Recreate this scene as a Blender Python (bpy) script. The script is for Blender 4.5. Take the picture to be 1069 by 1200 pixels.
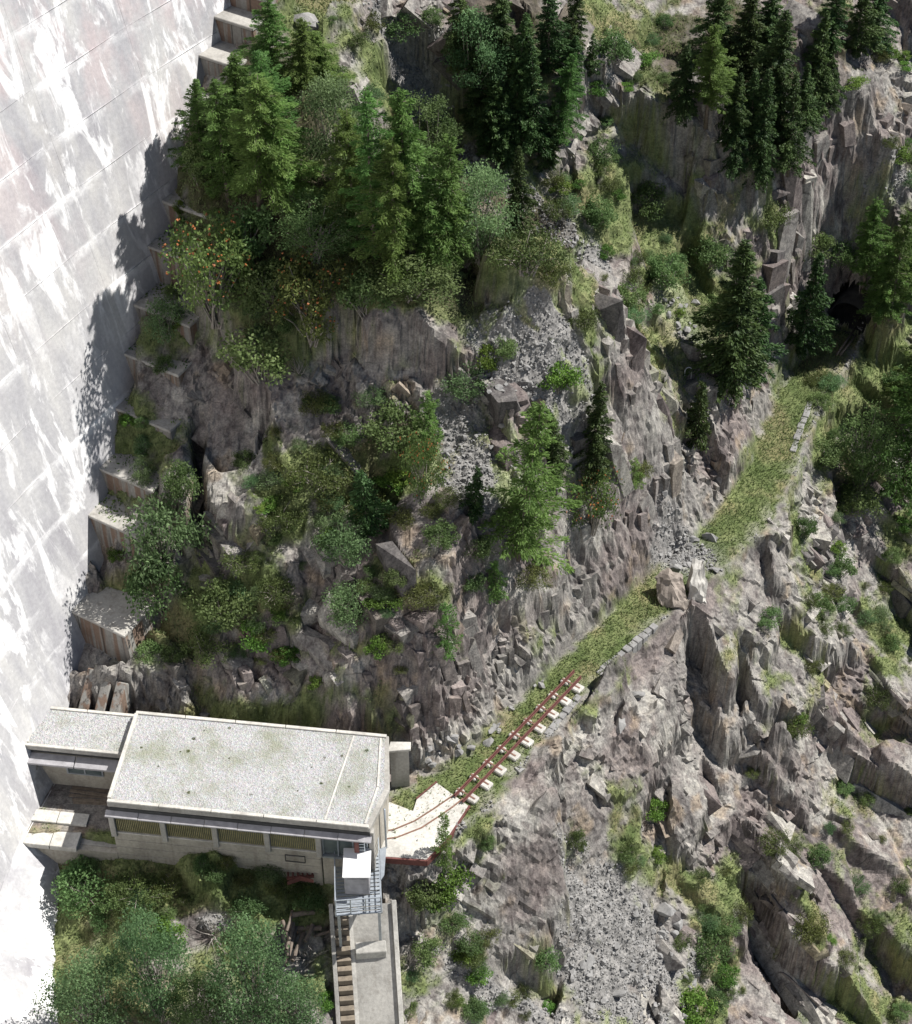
import bpy, math, random
import numpy as np
from mathutils import Vector, Matrix
from mathutils.bvhtree import BVHTree

for o in list(bpy.data.objects):
    bpy.data.objects.remove(o)
scene = bpy.context.scene
col = scene.collection
random.seed(4)
rng = np.random.default_rng(11)

# ------------------------------------------------------------------ camera, sky, sun, exposure
CAM_H = 70.0
FPX = 2200.0                       # focal length in photograph pixels (1200 px tall frame)
PITCH = math.radians(43)
cam_data = bpy.data.cameras.new('camera')
cam = bpy.data.objects.new('camera', cam_data)
col.objects.link(cam)
cam.location = (0, 0, CAM_H)
cam.rotation_euler = (math.pi / 2 - PITCH, 0, 0)
cam_data.sensor_fit = 'VERTICAL'
cam_data.sensor_height = 24
cam_data.lens = 24 * FPX / 1200.0
cam_data.clip_end = 3000
scene.camera = cam

SUN_EL = math.radians(52)
SUN_AZ = math.radians(17)          # from +X towards +Y
sun_dir = Vector((math.cos(SUN_EL) * math.cos(SUN_AZ), math.cos(SUN_EL) * math.sin(SUN_AZ), math.sin(SUN_EL)))
world = bpy.data.worlds.new('World')
scene.world = world
world.use_nodes = True
wn = world.node_tree.nodes
wl = world.node_tree.links
sky = wn.new('ShaderNodeTexSky')
sky.sky_type = 'NISHITA'
sky.sun_disc = False
sky.sun_elevation = SUN_EL
sky.sun_rotation = math.atan2(sun_dir.x, sun_dir.y)
sky.altitude = 1900
sky.air_density = 1.0
sky.dust_density = 1.0
wl.new(sky.outputs[0], wn['Background'].inputs[0])
wn['Background'].inputs[1].default_value = 0.05
sl = bpy.data.lights.new('sun', 'SUN')
sl.energy = 5.0
sl.angle = math.radians(0.5)
sl.color = (1.0, 0.97, 0.93)
sun = bpy.data.objects.new('sun', sl)
col.objects.link(sun)
sun.rotation_euler = (-sun_dir).to_track_quat('-Z', 'Y').to_euler()
sun.location = (40, 60, 90)
scene.cycles.max_bounces = 5
scene.cycles.diffuse_bounces = 1
scene.cycles.glossy_bounces = 2
scene.cycles.transmission_bounces = 3
scene.view_settings.view_transform = 'Standard'
scene.view_settings.look = 'None'
scene.view_settings.gamma = 1
scene.view_settings.exposure = 0.5
scene.view_settings.use_curve_mapping = False

# ------------------------------------------------------------------ camera maths (pixel of the photograph -> ray)
CP, SP = math.cos(PITCH), math.sin(PITCH)
def ray(px, py):
    a = (px - 534.5) / FPX
    b = -(py - 600) / FPX
    return Vector((a, b * SP + CP, b * CP - SP))
def at(px, py, z):
    d = ray(px, py)
    t = (z - CAM_H) / d.z
    return Vector((d.x * t, d.y * t, z))

# ------------------------------------------------------------------ mesh helpers
def tag(o, label=None, cat=None, group=None, kind=None):
    if label: o['label'] = label
    if cat: o['category'] = cat
    if group: o['group'] = group
    if kind: o['kind'] = kind
    return o
def link(o, parent=None):
    col.objects.link(o)
    if parent is not None:
        o.parent = parent
    return o
def empty(name, loc=(0, 0, 0), rz=0.0):
    o = bpy.data.objects.new(name, None)
    o.empty_display_size = 0.2
    o.location = loc
    o.rotation_euler = (0, 0, rz)
    return link(o)
def np_mesh(name, V, F, mat=None, smooth=False, attrs=None):
    V = np.asarray(V, dtype=np.float32)
    F = np.asarray(F, dtype=np.int32)
    me = bpy.data.meshes.new(name)
    k = F.shape[1]
    me.vertices.add(len(V)); me.vertices.foreach_set('co', V.ravel())
    me.loops.add(F.size); me.loops.foreach_set('vertex_index', F.ravel())
    me.polygons.add(len(F))
    me.polygons.foreach_set('loop_start', np.arange(len(F), dtype=np.int32) * k)
    me.polygons.foreach_set('loop_total', np.full(len(F), k, dtype=np.int32))
    me.polygons.foreach_set('use_smooth', np.full(len(F), bool(smooth)))
    for nm, arr in (attrs or {}).items():
        arr = np.asarray(arr, dtype=np.float32)
        if arr.ndim == 2:
            a = me.attributes.new(nm, 'FLOAT_COLOR', 'POINT')
            c4 = np.ones((len(V), 4), dtype=np.float32); c4[:, :3] = arr
            a.data.foreach_set('color', c4.ravel())
        else:
            a = me.attributes.new(nm, 'FLOAT', 'POINT')
            a.data.foreach_set('value', arr.ravel())
    me.update(calc_edges=True)
    if mat: me.materials.append(mat)
    return me

class MB:
    """collects polygons; build() links them as one mesh object"""
    def __init__(self):
        self.v = []; self.f = []
    def poly(self, pts):
        b = len(self.v); self.v += [tuple(p) for p in pts]; self.f.append(tuple(range(b, b + len(pts))))
    def hexa(self, c):
        b = len(self.v); self.v += [tuple(p) for p in c]
        for q in ((0,3,2,1),(4,5,6,7),(0,1,5,4),(1,2,6,5),(2,3,7,6),(3,0,4,7)):
            self.f.append(tuple(b + i for i in q))
        return self
    def box(self, x0, x1, y0, y1, z0, z1, T=None):
        c = [(x0,y0,z0),(x1,y0,z0),(x1,y1,z0),(x0,y1,z0),(x0,y0,z1),(x1,y0,z1),(x1,y1,z1),(x0,y1,z1)]
        if T: c = [T(*p) for p in c]
        return self.hexa(c)
    def prism(self, pts, z0, z1, T=None):
        n = len(pts)
        lo = [(p[0], p[1], z0) for p in pts]; hi = [(p[0], p[1], z1) for p in pts]
        if T: lo = [T(*p) for p in lo]; hi = [T(*p) for p in hi]
        b = len(self.v); self.v += [tuple(p) for p in lo + hi]
        self.f.append(tuple(b + i for i in reversed(range(n)))); self.f.append(tuple(b + n + i for i in range(n)))
        for i in range(n):
            j = (i + 1) % n
            self.f.append((b + i, b + j, b + n + j, b + n + i))
        return self
    def tube(self, pts, radii, n=7, cap=True):
        pts = [Vector(p) for p in pts]
        if not hasattr(radii, '__len__'): radii = [radii] * len(pts)
        b = len(self.v)
        for i, p in enumerate(pts):
            d = (pts[min(i + 1, len(pts) - 1)] - pts[max(i - 1, 0)]).normalized()
            up = Vector((0, 0, 1)) if abs(d.z) < .9 else Vector((1, 0, 0))
            a = d.cross(up).normalized(); c = a.cross(d)
            for k in range(n):
                t = 2 * math.pi * k / n
                self.v.append(tuple(p + (a * math.cos(t) + c * math.sin(t)) * radii[i]))
        for i in range(len(pts) - 1):
            for k in range(n):
                q = (k + 1) % n
                self.f.append((b + i*n + k, b + i*n + q, b + (i+1)*n + q, b + (i+1)*n + k))
        if cap:
            self.f.append(tuple(b + k for k in range(n))); e = b + (len(pts)-1)*n
            self.f.append(tuple(e + k for k in reversed(range(n))))
        return self
    def beam(self, a, b, w, h):
        a = Vector(a); b = Vector(b); d = (b - a).normalized()
        up = Vector((0, 0, 1)) if abs(d.z) < .95 else Vector((0, 1, 0))
        s = d.cross(up).normalized() * w / 2; u = s.cross(d).normalized() * h / 2
        return self.hexa([a - s - u, a + s - u, b + s - u, b - s - u, a - s + u, a + s + u, b + s + u, b - s + u])
    def mesh(self, name, mat, smooth=False, bevel=0):
        me = bpy.data.meshes.new(name)
        me.from_pydata([tuple(p) for p in self.v], [], self.f)
        if mat: me.materials.append(mat)
        if bevel or True:
            import bmesh
            bm = bmesh.new(); bm.from_mesh(me)
            bmesh.ops.recalc_face_normals(bm, faces=bm.faces)
            if bevel:
                es = [e for e in bm.edges if len(e.link_faces) == 2 and e.calc_face_angle(0) > 0.6]
                bmesh.ops.bevel(bm, geom=es, offset=bevel, segments=1, affect='EDGES', profile=0.6)
            bm.to_mesh(me); bm.free()
        if smooth:
            me.polygons.foreach_set('use_smooth', np.ones(len(me.polygons), dtype=bool))
        me.update()
        return me
    def build(self, name, mat, parent=None, smooth=False, bevel=0):
        o = bpy.data.objects.new(name, self.mesh(name, mat, smooth, bevel))
        return link(o, parent)

# ------------------------------------------------------------------ numpy noise
def _hash(ix, iy, iz, seed):
    h = (ix.astype(np.int64) * 374761393 + iy.astype(np.int64) * 668265263 + iz.astype(np.int64) * 2147483647 + seed * 1274126177) & 0xffffffff
    h = ((h ^ (h >> 13)) * 1274126177) & 0xffffffff
    h = ((h ^ (h >> 16)) * 2246822519) & 0xffffffff
    return ((h ^ (h >> 15)) & 0xffffff) / float(0xffffff)
def vnoise(P, seed=0):
    i = np.floor(P).astype(np.int64); fr = P - i
    u = fr * fr * (3 - 2 * fr)
    r = 0
    for dx in (0, 1):
        for dy in (0, 1):
            for dz in (0, 1):
                w = (u[:, 0] if dx else 1 - u[:, 0]) * (u[:, 1] if dy else 1 - u[:, 1]) * (u[:, 2] if dz else 1 - u[:, 2])
                r = r + w * _hash(i[:, 0] + dx, i[:, 1] + dy, i[:, 2] + dz, seed)
    return r
def fbm(P, scale, octaves=4, seed=0, gain=0.5):
    s = 0; a = 1; t = 0
    for k in range(octaves):
        s = s + a * vnoise(P * scale * (2 ** k) + 17.3 * k, seed + k); t += a; a *= gain
    return s / t
def blocks(P, size, seed):
    """fractured-rock blocks: nearest jittered cell -> offset of that block and its own tilt. P in cell space (already rotated)"""
    Q = P / size
    i = np.floor(Q).astype(np.int64); n = len(Q)
    best = np.full(n, 1e9); sec = np.full(n, 1e9)
    bid = np.zeros((n, 3), dtype=np.int64); bc = np.zeros((n, 3)); sid = np.zeros((n, 3), dtype=np.int64)
    for dx in (-1, 0, 1):
        for dy in (-1, 0, 1):
            for dz in (-1, 0, 1):
                c = i + np.array([dx, dy, dz])
                j = np.stack([_hash(c[:, 0], c[:, 1], c[:, 2], seed + k) for k in range(3)], 1)
                ctr = c + 0.1 + 0.8 * j
                d = ((ctr - Q) ** 2).sum(1)
                m = d < best
                m2 = (~m) & (d < sec)
                sid[m] = bid[m]; sid[m2] = c[m2]
                sec = np.where(m, best, np.minimum(sec, d))
                best = np.where(m, d, best)
                bid[m] = c[m]; bc[m] = ctr[m]
    h = [_hash(bid[:, 0], bid[:, 1], bid[:, 2], seed + 10 + k) for k in range(4)]
    rel = Q - bc
    tilt = (h[1] - .5) * rel[:, 0] + (h[2] - .5) * rel[:, 1] + (h[3] - .5) * rel[:, 2]
    edge = np.sqrt(sec) - np.sqrt(best)
    return h[0] - .5, tilt, edge, (bid, sid)

# ------------------------------------------------------------------ materials
def newmat(name):
    m = bpy.data.materials.new(name); m.use_nodes = True
    nt = m.node_tree
    return m, nt, nt.nodes, nt.links, nt.nodes['Principled BSDF']
def ramp(nt, fac, stops):
    r = nt.nodes.new('ShaderNodeValToRGB')
    el = r.color_ramp.elements
    while len(el) < len(stops): el.new(0.5)
    for e, (p, c) in zip(el, stops):
        e.position = p; e.color = (*c, 1) if len(c) == 3 else c
    nt.links.new(fac, r.inputs[0])
    return r.outputs[0]
def noise(nt, vec, scale, detail=6, rough=.55, dist=0.0):
    n = nt.nodes.new('ShaderNodeTexNoise')
    n.inputs['Scale'].default_value = scale; n.inputs['Detail'].default_value = detail
    n.inputs['Roughness'].default_value = rough; n.inputs['Distortion'].default_value = dist
    if vec is not None: nt.links.new(vec, n.inputs['Vector'])
    return n.outputs[0]
def mapping(nt, vec, scale=(1,1,1), rot=(0,0,0), loc=(0,0,0)):
    m = nt.nodes.new('ShaderNodeMapping')
    m.inputs['Scale'].default_value = scale; m.inputs['Rotation'].default_value = rot; m.inputs['Location'].default_value = loc
    nt.links.new(vec, m.inputs['Vector'])
    return m.outputs[0]
def mixc(nt, fac, a, b, mode='MIX'):
    m = nt.nodes.new('ShaderNodeMix'); m.data_type = 'RGBA'; m.blend_type = mode
    for s, v in ((m.inputs[0], fac), (m.inputs[6], a), (m.inputs[7], b)):
        if isinstance(v, bpy.types.NodeSocket): nt.links.new(v, s)
        elif isinstance(v, (int, float)): s.default_value = v
        else: s.default_value = (*v, 1)
    return m.outputs[2]
def mathn(nt, op, a, b=None, clamp=False):
    m = nt.nodes.new('ShaderNodeMath'); m.operation = op; m.use_clamp = clamp
    for s, v in ((m.inputs[0], a), (m.inputs[1], b)):
        if v is None: continue
        if isinstance(v, bpy.types.NodeSocket): nt.links.new(v, s)
        else: s.default_value = v
    return m.outputs[0]
def bump(nt, height, strength, dist, bsdf):
    b = nt.nodes.new('ShaderNodeBump'); b.inputs['Strength'].default_value = strength; b.inputs['Distance'].default_value = dist
    nt.links.new(height, b.inputs['Height']); nt.links.new(b.outputs[0], bsdf.inputs['Normal'])
def geo_pos(nt):
    return nt.nodes.new('ShaderNodeNewGeometry').outputs['Position']
def objrand(nt):
    return nt.nodes.new('ShaderNodeObjectInfo').outputs['Random']
def attr(nt, name):
    a = nt.nodes.new('ShaderNodeAttribute'); a.attribute_name = name
    return a

def mat_plain(name, c, rough=.7, metal=0.0, var=.25, scale=3.0, bumpd=0.01):
    m, nt, N, L, B = newmat(name)
    p = geo_pos(nt)
    n = noise(nt, p, scale, 6, .6)
    lo = tuple(x * (1 - var) for x in c); hi = tuple(min(1, x * (1 + var)) for x in c)
    cc = ramp(nt, n, [(.3, lo), (.7, hi)])
    cc = mixc(nt, mathn(nt, 'MULTIPLY', objrand(nt), .3), cc, tuple(x * .7 for x in c))
    L.new(cc, B.inputs['Base Color']); B.inputs['Roughness'].default_value = rough; B.inputs['Metallic'].default_value = metal
    bump(nt, noise(nt, p, scale * 6, 4), .5, bumpd, B)
    return m

def mat_terrain():
    m, nt, N, L, B = newmat('rock_and_soil')
    p = geo_pos(nt)
    c = attr(nt, 'Col').outputs['Color']
    rock = attr(nt, 'rock').outputs['Fac']
    fine = noise(nt, p, 2.6, 5, .72)
    f2 = noise(nt, mapping(nt, p, (1.5, 1.5, .6), (0.5, .35, .4)), 1.5, 4, .65, .5)
    k = ramp(nt, fine, [(.26, (.5, .5, .51)), (.45, (.88, .87, .86)), (.60, (1.1, 1.08, 1.06)), (.76, (1.4, 1.37, 1.32))])
    cc = mixc(nt, 1.0, c, k, 'MULTIPLY')
    k2 = ramp(nt, f2, [(.33, (.5, .47, .48)), (.5, (1, 1, 1)), (.7, (1.25, 1.23, 1.18))])
    cc = mixc(nt, rock, cc, mixc(nt, 1.0, cc, k2, 'MULTIPLY'))
    # long thin joints, only here and there
    nz = N.new('ShaderNodeTexNoise'); nz.inputs['Scale'].default_value = .9; nz.inputs['Detail'].default_value = 2
    L.new(p, nz.inputs['Vector'])
    wv = N.new('ShaderNodeVectorMath'); wv.operation = 'ADD'
    L.new(mapping(nt, p, (.5, 1.3, .35), (.6, .3, .5)), wv.inputs[0]); L.new(mixc(nt, .75, nz.outputs[1], (.5, .5, .5)), wv.inputs[1])
    v = N.new('ShaderNodeTexVoronoi'); v.feature = 'DISTANCE_TO_EDGE'; v.inputs['Scale'].default_value = .5
    L.new(wv.outputs[0], v.inputs['Vector'])
    crack = ramp(nt, v.outputs['Distance'], [(0, (1, 1, 1)), (.012, (0, 0, 0))])
    some = ramp(nt, nz.outputs[0], [(.5, (0, 0, 0)), (.6, (.65, .65, .65))])
    cc = mixc(nt, mathn(nt, 'MULTIPLY', rock, mathn(nt, 'MULTIPLY', crack, some)), cc, (.045, .042, .04))
    sp = noise(nt, p, 11, 2, .6)
    cc = mixc(nt, 1.0, cc, ramp(nt, sp, [(.34, (.74, .74, .74)), (.5, (1, 1, 1)), (.66, (1.22, 1.21, 1.2))]), 'MULTIPLY')
    L.new(cc, B.inputs['Base Color'])
    B.inputs['Roughness'].default_value = .92
    B.inputs['Specular IOR Level'].default_value = .25
    hh = mathn(nt, 'ADD', mathn(nt, 'MULTIPLY', fine, .6), mathn(nt, 'MULTIPLY', f2, .8))
    bump(nt, hh, .7, .07, B)
    return m

def mat_concrete(name, base, stain=(.2, .18, .16), rust=0.0, rough=.85, mscale=.6):
    m, nt, N, L, B = newmat(name)
    p = geo_pos(nt)
    big = noise(nt, p, mscale, 7, .6)
    fine = noise(nt, p, 7, 6, .65)
    streak = noise(nt, mapping(nt, p, (2.6, 2.6, .22)), 1.2, 6, .6)
    c = ramp(nt, big, [(.3, tuple(x * .72 for x in base)), (.5, base), (.72, tuple(min(1, x * 1.14) for x in base))])
    c = mixc(nt, ramp(nt, streak, [(.5, (0, 0, 0)), (.72, (.65, .65, .65))]), c, stain)
    if rust:
        rs = noise(nt, mapping(nt, p, (3.4, 3.4, .15), (0, 0, .4)), .9, 4, .5)
        c = mixc(nt, ramp(nt, rs, [(.46, (0, 0, 0)), (.56, (rust, rust, rust))]), c, (.16, .065, .02))
        rs2 = noise(nt, mapping(nt, p, (4.4, 4.4, .13), (0, 0, .2)), 1.3, 3, .5)
        c = mixc(nt, ramp(nt, rs2, [(.6, (0, 0, 0)), (.68, (.7, .7, .7))]), c, (.03, .025, .02))
    c = mixc(nt, 1.0, c, ramp(nt, fine, [(.3, (.78, .78, .78)), (.7, (1.12, 1.12, 1.12))]), 'MULTIPLY')
    L.new(c, B.inputs['Base Color']); B.inputs['Roughness'].default_value = rough
    bump(nt, mathn(nt, 'ADD', fine, big), .5, .03, B)
    return m

def mat_dam():
    m, nt, N, L, B = newmat('dam_concrete')
    p = geo_pos(nt)
    q = mapping(nt, p, (1, 1, 1), (0, 0, math.radians(-60)))     # x now runs along the wall
    long_ = noise(nt, mapping(nt, q, (.55, .55, .07)), 1.0, 6, .6, .3)
    mid = noise(nt, mapping(nt, q, (1.6, 1.6, .16)), 1.0, 6, .62, .4)
    patch = noise(nt, q, .11, 5, .6, .5)
    fine = noise(nt, q, 5, 8, .7)
    c = ramp(nt, long_, [(.28, (.31, .30, .32)), (.47, (.43, .425, .43)), (.7, (.57, .56, .535))])
    c = mixc(nt, ramp(nt, mid, [(.5, (0, 0, 0)), (.75, (.55, .55, .55))]), c, (.34, .335, .355))
    # pinkish and warm older lifts, higher up the wall
    sep = N.new('ShaderNodeSeparateXYZ'); L.new(p, sep.inputs[0])
    hz = mathn(nt, 'MULTIPLY', mathn(nt, 'SUBTRACT', sep.outputs[2], 16), .06, True)
    pk = noise(nt, mapping(nt, q, (.5, .5, .22)), .8, 5, .6)
    c = mixc(nt, mathn(nt, 'MULTIPLY', hz, ramp(nt, pk, [(.46, (0, 0, 0)), (.6, (.7, .7, .7))])), c, (.56, .43, .42))
    c = mixc(nt, mathn(nt, 'MULTIPLY', hz, ramp(nt, pk, [(.28, (.6, .6, .6)), (.42, (0, 0, 0))])), c, (.60, .56, .48))
    # white lime runs below the joints
    lime = noise(nt, mapping(nt, q, (.9, .9, .13), (0, 0, 0), (7, 3, 0)), 1.0, 7, .66, .5)
    lm = mathn(nt, 'MULTIPLY', ramp(nt, lime, [(.515, (0, 0, 0)), (.58, (.9, .9, .9))]), ramp(nt, patch, [(.36, (.1, .1, .1)), (.55, (1, 1, 1))]))
    c = mixc(nt, lm, c, (.88, .875, .86))
    lf = mathn(nt, 'FRACT', mathn(nt, 'DIVIDE', mathn(nt, 'ADD', sep.outputs[2], 10), 2.5))
    near = mathn(nt, 'ADD', ramp(nt, lf, [(0, (1, 1, 1)), (.05, (0, 0, 0))]), ramp(nt, lf, [(.80, (0, 0, 0)), (1.0, (1, 1, 1))]))
    br = noise(nt, mapping(nt, q, (.5, .5, .9), (0, 0, 0), (0, 9, 4)), .55, 6, .68)
    c = mixc(nt, mathn(nt, 'MULTIPLY', near, ramp(nt, br, [(.48, (0, 0, 0)), (.6, (.9, .9, .9))])), c, (.88, .875, .86))
    c = mixc(nt, mathn(nt, 'MULTIPLY', objrand(nt), .1), c, (.68, .67, .66))
    c = mixc(nt, 1.0, c, ramp(nt, fine, [(.3, (.84, .84, .85)), (.7, (1.1, 1.1, 1.1))]), 'MULTIPLY')
    L.new(c, B.inputs['Base Color']); B.inputs['Roughness'].default_value = .88
    bump(nt, mathn(nt, 'ADD', fine, mid), .4, .04, B)
    return m

def mat_leaf(name, dark, light, trans=.3, hue=.05):
    m, nt, N, L, B = newmat(name)
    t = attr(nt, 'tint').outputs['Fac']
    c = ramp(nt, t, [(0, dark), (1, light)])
    h = N.new('ShaderNodeHueSaturation')
    r = objrand(nt)
    L.new(mathn(nt, 'ADD', mathn(nt, 'MULTIPLY', r, hue), .5 - hue / 2), h.inputs['Hue'])
    L.new(mathn(nt, 'ADD', mathn(nt, 'MULTIPLY', mathn(nt, 'FRACT', mathn(nt, 'MULTIPLY', r, 7.3)), .5), .75), h.inputs['Value'])
    L.new(c, h.inputs['Color'])
    L.new(h.outputs[0], B.inputs['Base Color']); B.inputs['Roughness'].default_value = .6
    B.inputs['Specular IOR Level'].default_value = .25
    tr = N.new('ShaderNodeBsdfTranslucent'); L.new(h.outputs[0], tr.inputs[0])
    mx = N.new('ShaderNodeMixShader'); mx.inputs[0].default_value = trans
    L.new(B.outputs[0], mx.inputs[1]); L.new(tr.outputs[0], mx.inputs[2])
    L.new(mx.outputs[0], N['Material Output'].inputs[0])
    return m

M = {}
M['terrain'] = mat_terrain()
M['dam'] = mat_dam()
M['abut'] = mat_concrete('abutment_concrete', (.27, .26, .235), (.13, .12, .11), rust=.6)
M['conc'] = mat_concrete('weathered_concrete', (.40, .385, .35), (.24, .22, .19))
M['conc_light'] = mat_concrete('pale_concrete', (.56, .54, .49), (.38, .36, .32))
M['wall'] = mat_concrete('facade_concrete', (.42, .39, .33), (.24, .21, .17))
M['roofgravel'] = None
M['steel'] = mat_plain('galvanised_steel', (.42, .46, .50), .45, .6, .15, 4)
M['red'] = mat_plain('red_rusty_steel', (.14, .05, .042), .75, .1, .3, 6)
M['sheet'] = mat_plain('weathered_eave_sheet', (.38, .37, .38), .6, .2, .3, 2.5)
M['dark'] = mat_plain('dark_gap', (.05, .05, .05), .9, 0, .3, 3)
M['white'] = mat_plain('white_paint', (.80, .80, .79), .5, 0, .05, 2, .002)
M['wood'] = mat_plain('weathered_timber', (.21, .17, .13), .85, 0, .4, 5)
M['bark'] = mat_plain('bark', (.16, .13, .105), .9, 0, .4, 6, .02)
M['palebark'] = mat_plain('pale_bark', (.30, .27, .23), .9, 0, .4, 6, .02)
M['logend'] = mat_plain('cut_log_end', (.52, .22, .06), .8, 0, .25, 9)
M['stone'] = mat_concrete('loose_stone', (.275, .27, .26), (.18, .172, .165), mscale=1.4)
M['slat'] = mat_plain('straw_coloured_glazing_bar', (.30, .27, .14), .6, 0, .3, 4)
M['rail'] = mat_plain('worn_rail', (.26, .15, .11), .55, .5, .3, 6)
def mat_roof():
    m, nt, N, L, B = newmat('roof_gravel')
    p = geo_pos(nt)
    v = N.new('ShaderNodeTexVoronoi'); v.inputs['Scale'].default_value = 16; L.new(p, v.inputs['Vector'])
    a = noise(nt, p, 9, 8, .8); b = noise(nt, p, .55, 6, .65)
    c = ramp(nt, a, [(.3, (.19, .19, .185)), (.48, (.36, .36, .35)), (.68, (.47, .47, .455))])
    c = mixc(nt, .3, c, v.outputs['Color'], 'OVERLAY')
    hs = N.new('ShaderNodeHueSaturation'); hs.inputs['Saturation'].default_value = .25; L.new(c, hs.inputs['Color']); c = hs.outputs[0]
    c = mixc(nt, ramp(nt, b, [(.46, (0, 0, 0)), (.66, (.7, .7, .7))]), c, (.22, .235, .15))
    sp = noise(nt, p, 2.6, 4, .6)
    c = mixc(nt, ramp(nt, sp, [(.68, (0, 0, 0)), (.74, (.8, .8, .8))]), c, (.12, .12, .09))
    L.new(c, B.inputs['Base Color']); B.inputs['Roughness'].default_value = .95
    bump(nt, mathn(nt, 'ADD', a, v.outputs['Distance']), .8, .05, B)
    return m
M['roofgravel'] = mat_roof()
def mat_glass():
    m, nt, N, L, B = newmat('dusty_glass')
    p = geo_pos(nt)
    c = ramp(nt, noise(nt, p, 1.6, 5, .6), [(.3, (.05, .07, .075)), (.7, (.14, .17, .17))])
    L.new(c, B.inputs['Base Color']); B.inputs['Roughness'].default_value = .18
    return m
M['glass'] = mat_glass()
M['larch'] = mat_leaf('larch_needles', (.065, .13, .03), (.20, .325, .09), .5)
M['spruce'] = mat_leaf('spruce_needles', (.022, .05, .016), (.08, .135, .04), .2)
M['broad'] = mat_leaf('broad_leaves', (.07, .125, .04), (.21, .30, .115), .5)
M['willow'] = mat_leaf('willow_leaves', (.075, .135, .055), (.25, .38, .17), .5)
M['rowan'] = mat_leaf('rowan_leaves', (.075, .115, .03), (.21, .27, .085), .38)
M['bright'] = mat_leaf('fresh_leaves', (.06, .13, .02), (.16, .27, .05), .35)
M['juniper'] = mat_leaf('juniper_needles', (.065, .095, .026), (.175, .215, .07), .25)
M['grass'] = mat_leaf('grass_blades', (.105, .14, .05), (.25, .29, .13), .42, .06)
M['berry'] = mat_plain('orange_berries', (.36, .12, .035), .5, 0, .3, 8)
M['dead'] = mat_plain('dead_branch', (.34, .31, .28), .9, 0, .3, 6)

# ------------------------------------------------------------------ the dam wall line (fitted from the toe)
DA = Vector((-20.0, 57.0, 0)); DH = Vector((.5, .8660254, 0)); DN = Vector((.8660254, -.5, 0)); BAT = .24; RAD = 125.0
def dam_pt(s, z, out=0.0):
    k = (s - 14.0)
    e = max(0.0, 4.0 - s); fl = max(0.0, 3.0 - z)
    return DA + DH * s + DN * (k * k / (2 * RAD) + e * e / 90.0 + fl * fl * .02 - BAT * z + out) + Vector((0, 0, z))
def toe_s(z): return 1.05 * z

# ------------------------------------------------------------------ ground heights: control points read off the photograph (x, y, height over the path)
UP = [(500,805,6.3),(470,805,6.1),(560,765,6),(600,740,6.4),(640,690,6.8),(690,650,6.0),(740,570,7),(785,560,5),
 (540,690,8.3),(600,620,9.6),(700,590,8.2),(750,480,11),(720,400,14),(650,340,17),(640,305,18.6),(600,290,19),(700,350,15.2),(770,450,10),(795,520,6.5),
 (400,785,5.4),(430,795,5.8),(300,760,5),(340,790,4.2),(200,765,3.6),(160,785,2.5),(300,640,9),(250,560,11),(260,450,13.8),(350,600,9.8),(400,640,9.2),
 (450,560,11.2),(480,480,13.2),(420,430,14.8),(500,400,16),(550,350,17.5),(450,330,19),(330,350,18),(230,380,16.2),(240,300,18.6),
 (300,250,20.6),(400,230,21),(480,250,20.3),(540,265,18.8),(350,150,22.6),(380,60,24),(300,30,25),(450,60,22.6),(470,100,20.6),
 (560,200,17.4),(520,150,19),(620,240,15.8),(690,300,13.2),(770,400,8.4),(805,520,4.0),(810,600,1.2),
 (560,120,20),(600,60,21),(640,160,18.6),(600,0,23),(450,0,24.4),(700,120,17.2),(700,30,19.4),(740,200,14.4),(680,220,16),
 (780,260,11.5),(800,330,9.6),(850,300,9.4),(830,440,6.2),(870,440,4.6),(920,380,4.4),(860,500,3.6),(900,500,2.6),(900,220,11.6),(850,120,15),(830,200,13),
 (900,60,16.4),(1000,60,14.6),(1040,150,11.6),(1000,220,9.8),(960,260,8.6),(1060,280,7),(955,330,5.4),(1060,0,16.4),(800,0,18.4),(1000,320,5.2)]
LOW = [(1060,280,7),(1040,150,11.6),(1060,0,16.4),(1000,440,-.7),(1050,400,.6),(1060,340,3.4),(1000,520,-4),(1060,480,-3.0),(960,560,-4.2),(1000,620,-7.6),(1060,620,-7.4),
 (930,680,-6.2),(870,720,-4.4),(830,740,-3),(1000,750,-12),(900,850,-10),(1060,780,-12.4),(1060,900,-15.4),(980,950,-15.8),(1060,1050,-19),
 (980,1150,-20.5),(920,1000,-15.5),(900,1100,-17.5),(850,1000,-12.5),(800,900,-8),(820,800,-5.8),(760,800,-3.8),(720,880,-5.2),(700,950,-7.2),(650,950,-4.5),
 (600,960,-2.8),(560,1050,-4.8),(640,1080,-9),(640,1180,-11.4),(740,1090,-12),(740,1190,-14),(840,1190,-17.5),(1060,1190,-22),(680,1030,-9),
 (560,1190,-9),(500,1050,-2.8),(500,1150,-5.2),(280,1006,.3),(370,1004,.2),(200,1018,-.7),(150,1025,-1.4),(100,1050,-2.1),(200,1100,-2.3),(150,1190,-3.4),(300,1190,-4.0),(350,1100,-2.7),(420,1190,-6.0),(385,1195,-5),(420,1110,-3.4),
 (560,990,-1.6),(20,1190,-3.2)]
def wpts(lst): return [tuple(at(x, y, z)) for x, y, z in lst]
up_w = wpts(UP); low_w = wpts(LOW)
for z in (2, 5, 8, 11, 14, 17, 20, 23, 26):
    for out, dz in ((3.0, .1), (-6, -1.0)):
        q = dam_pt(toe_s(z), z, out); up_w.append((q.x, q.y, z + dz))
for x, y, z in ((-30, 120, 34), (0, 122, 33), (30, 122, 27), (45, 118, 24), (48, 100, 16)): up_w.append((x, y, z))
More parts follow.
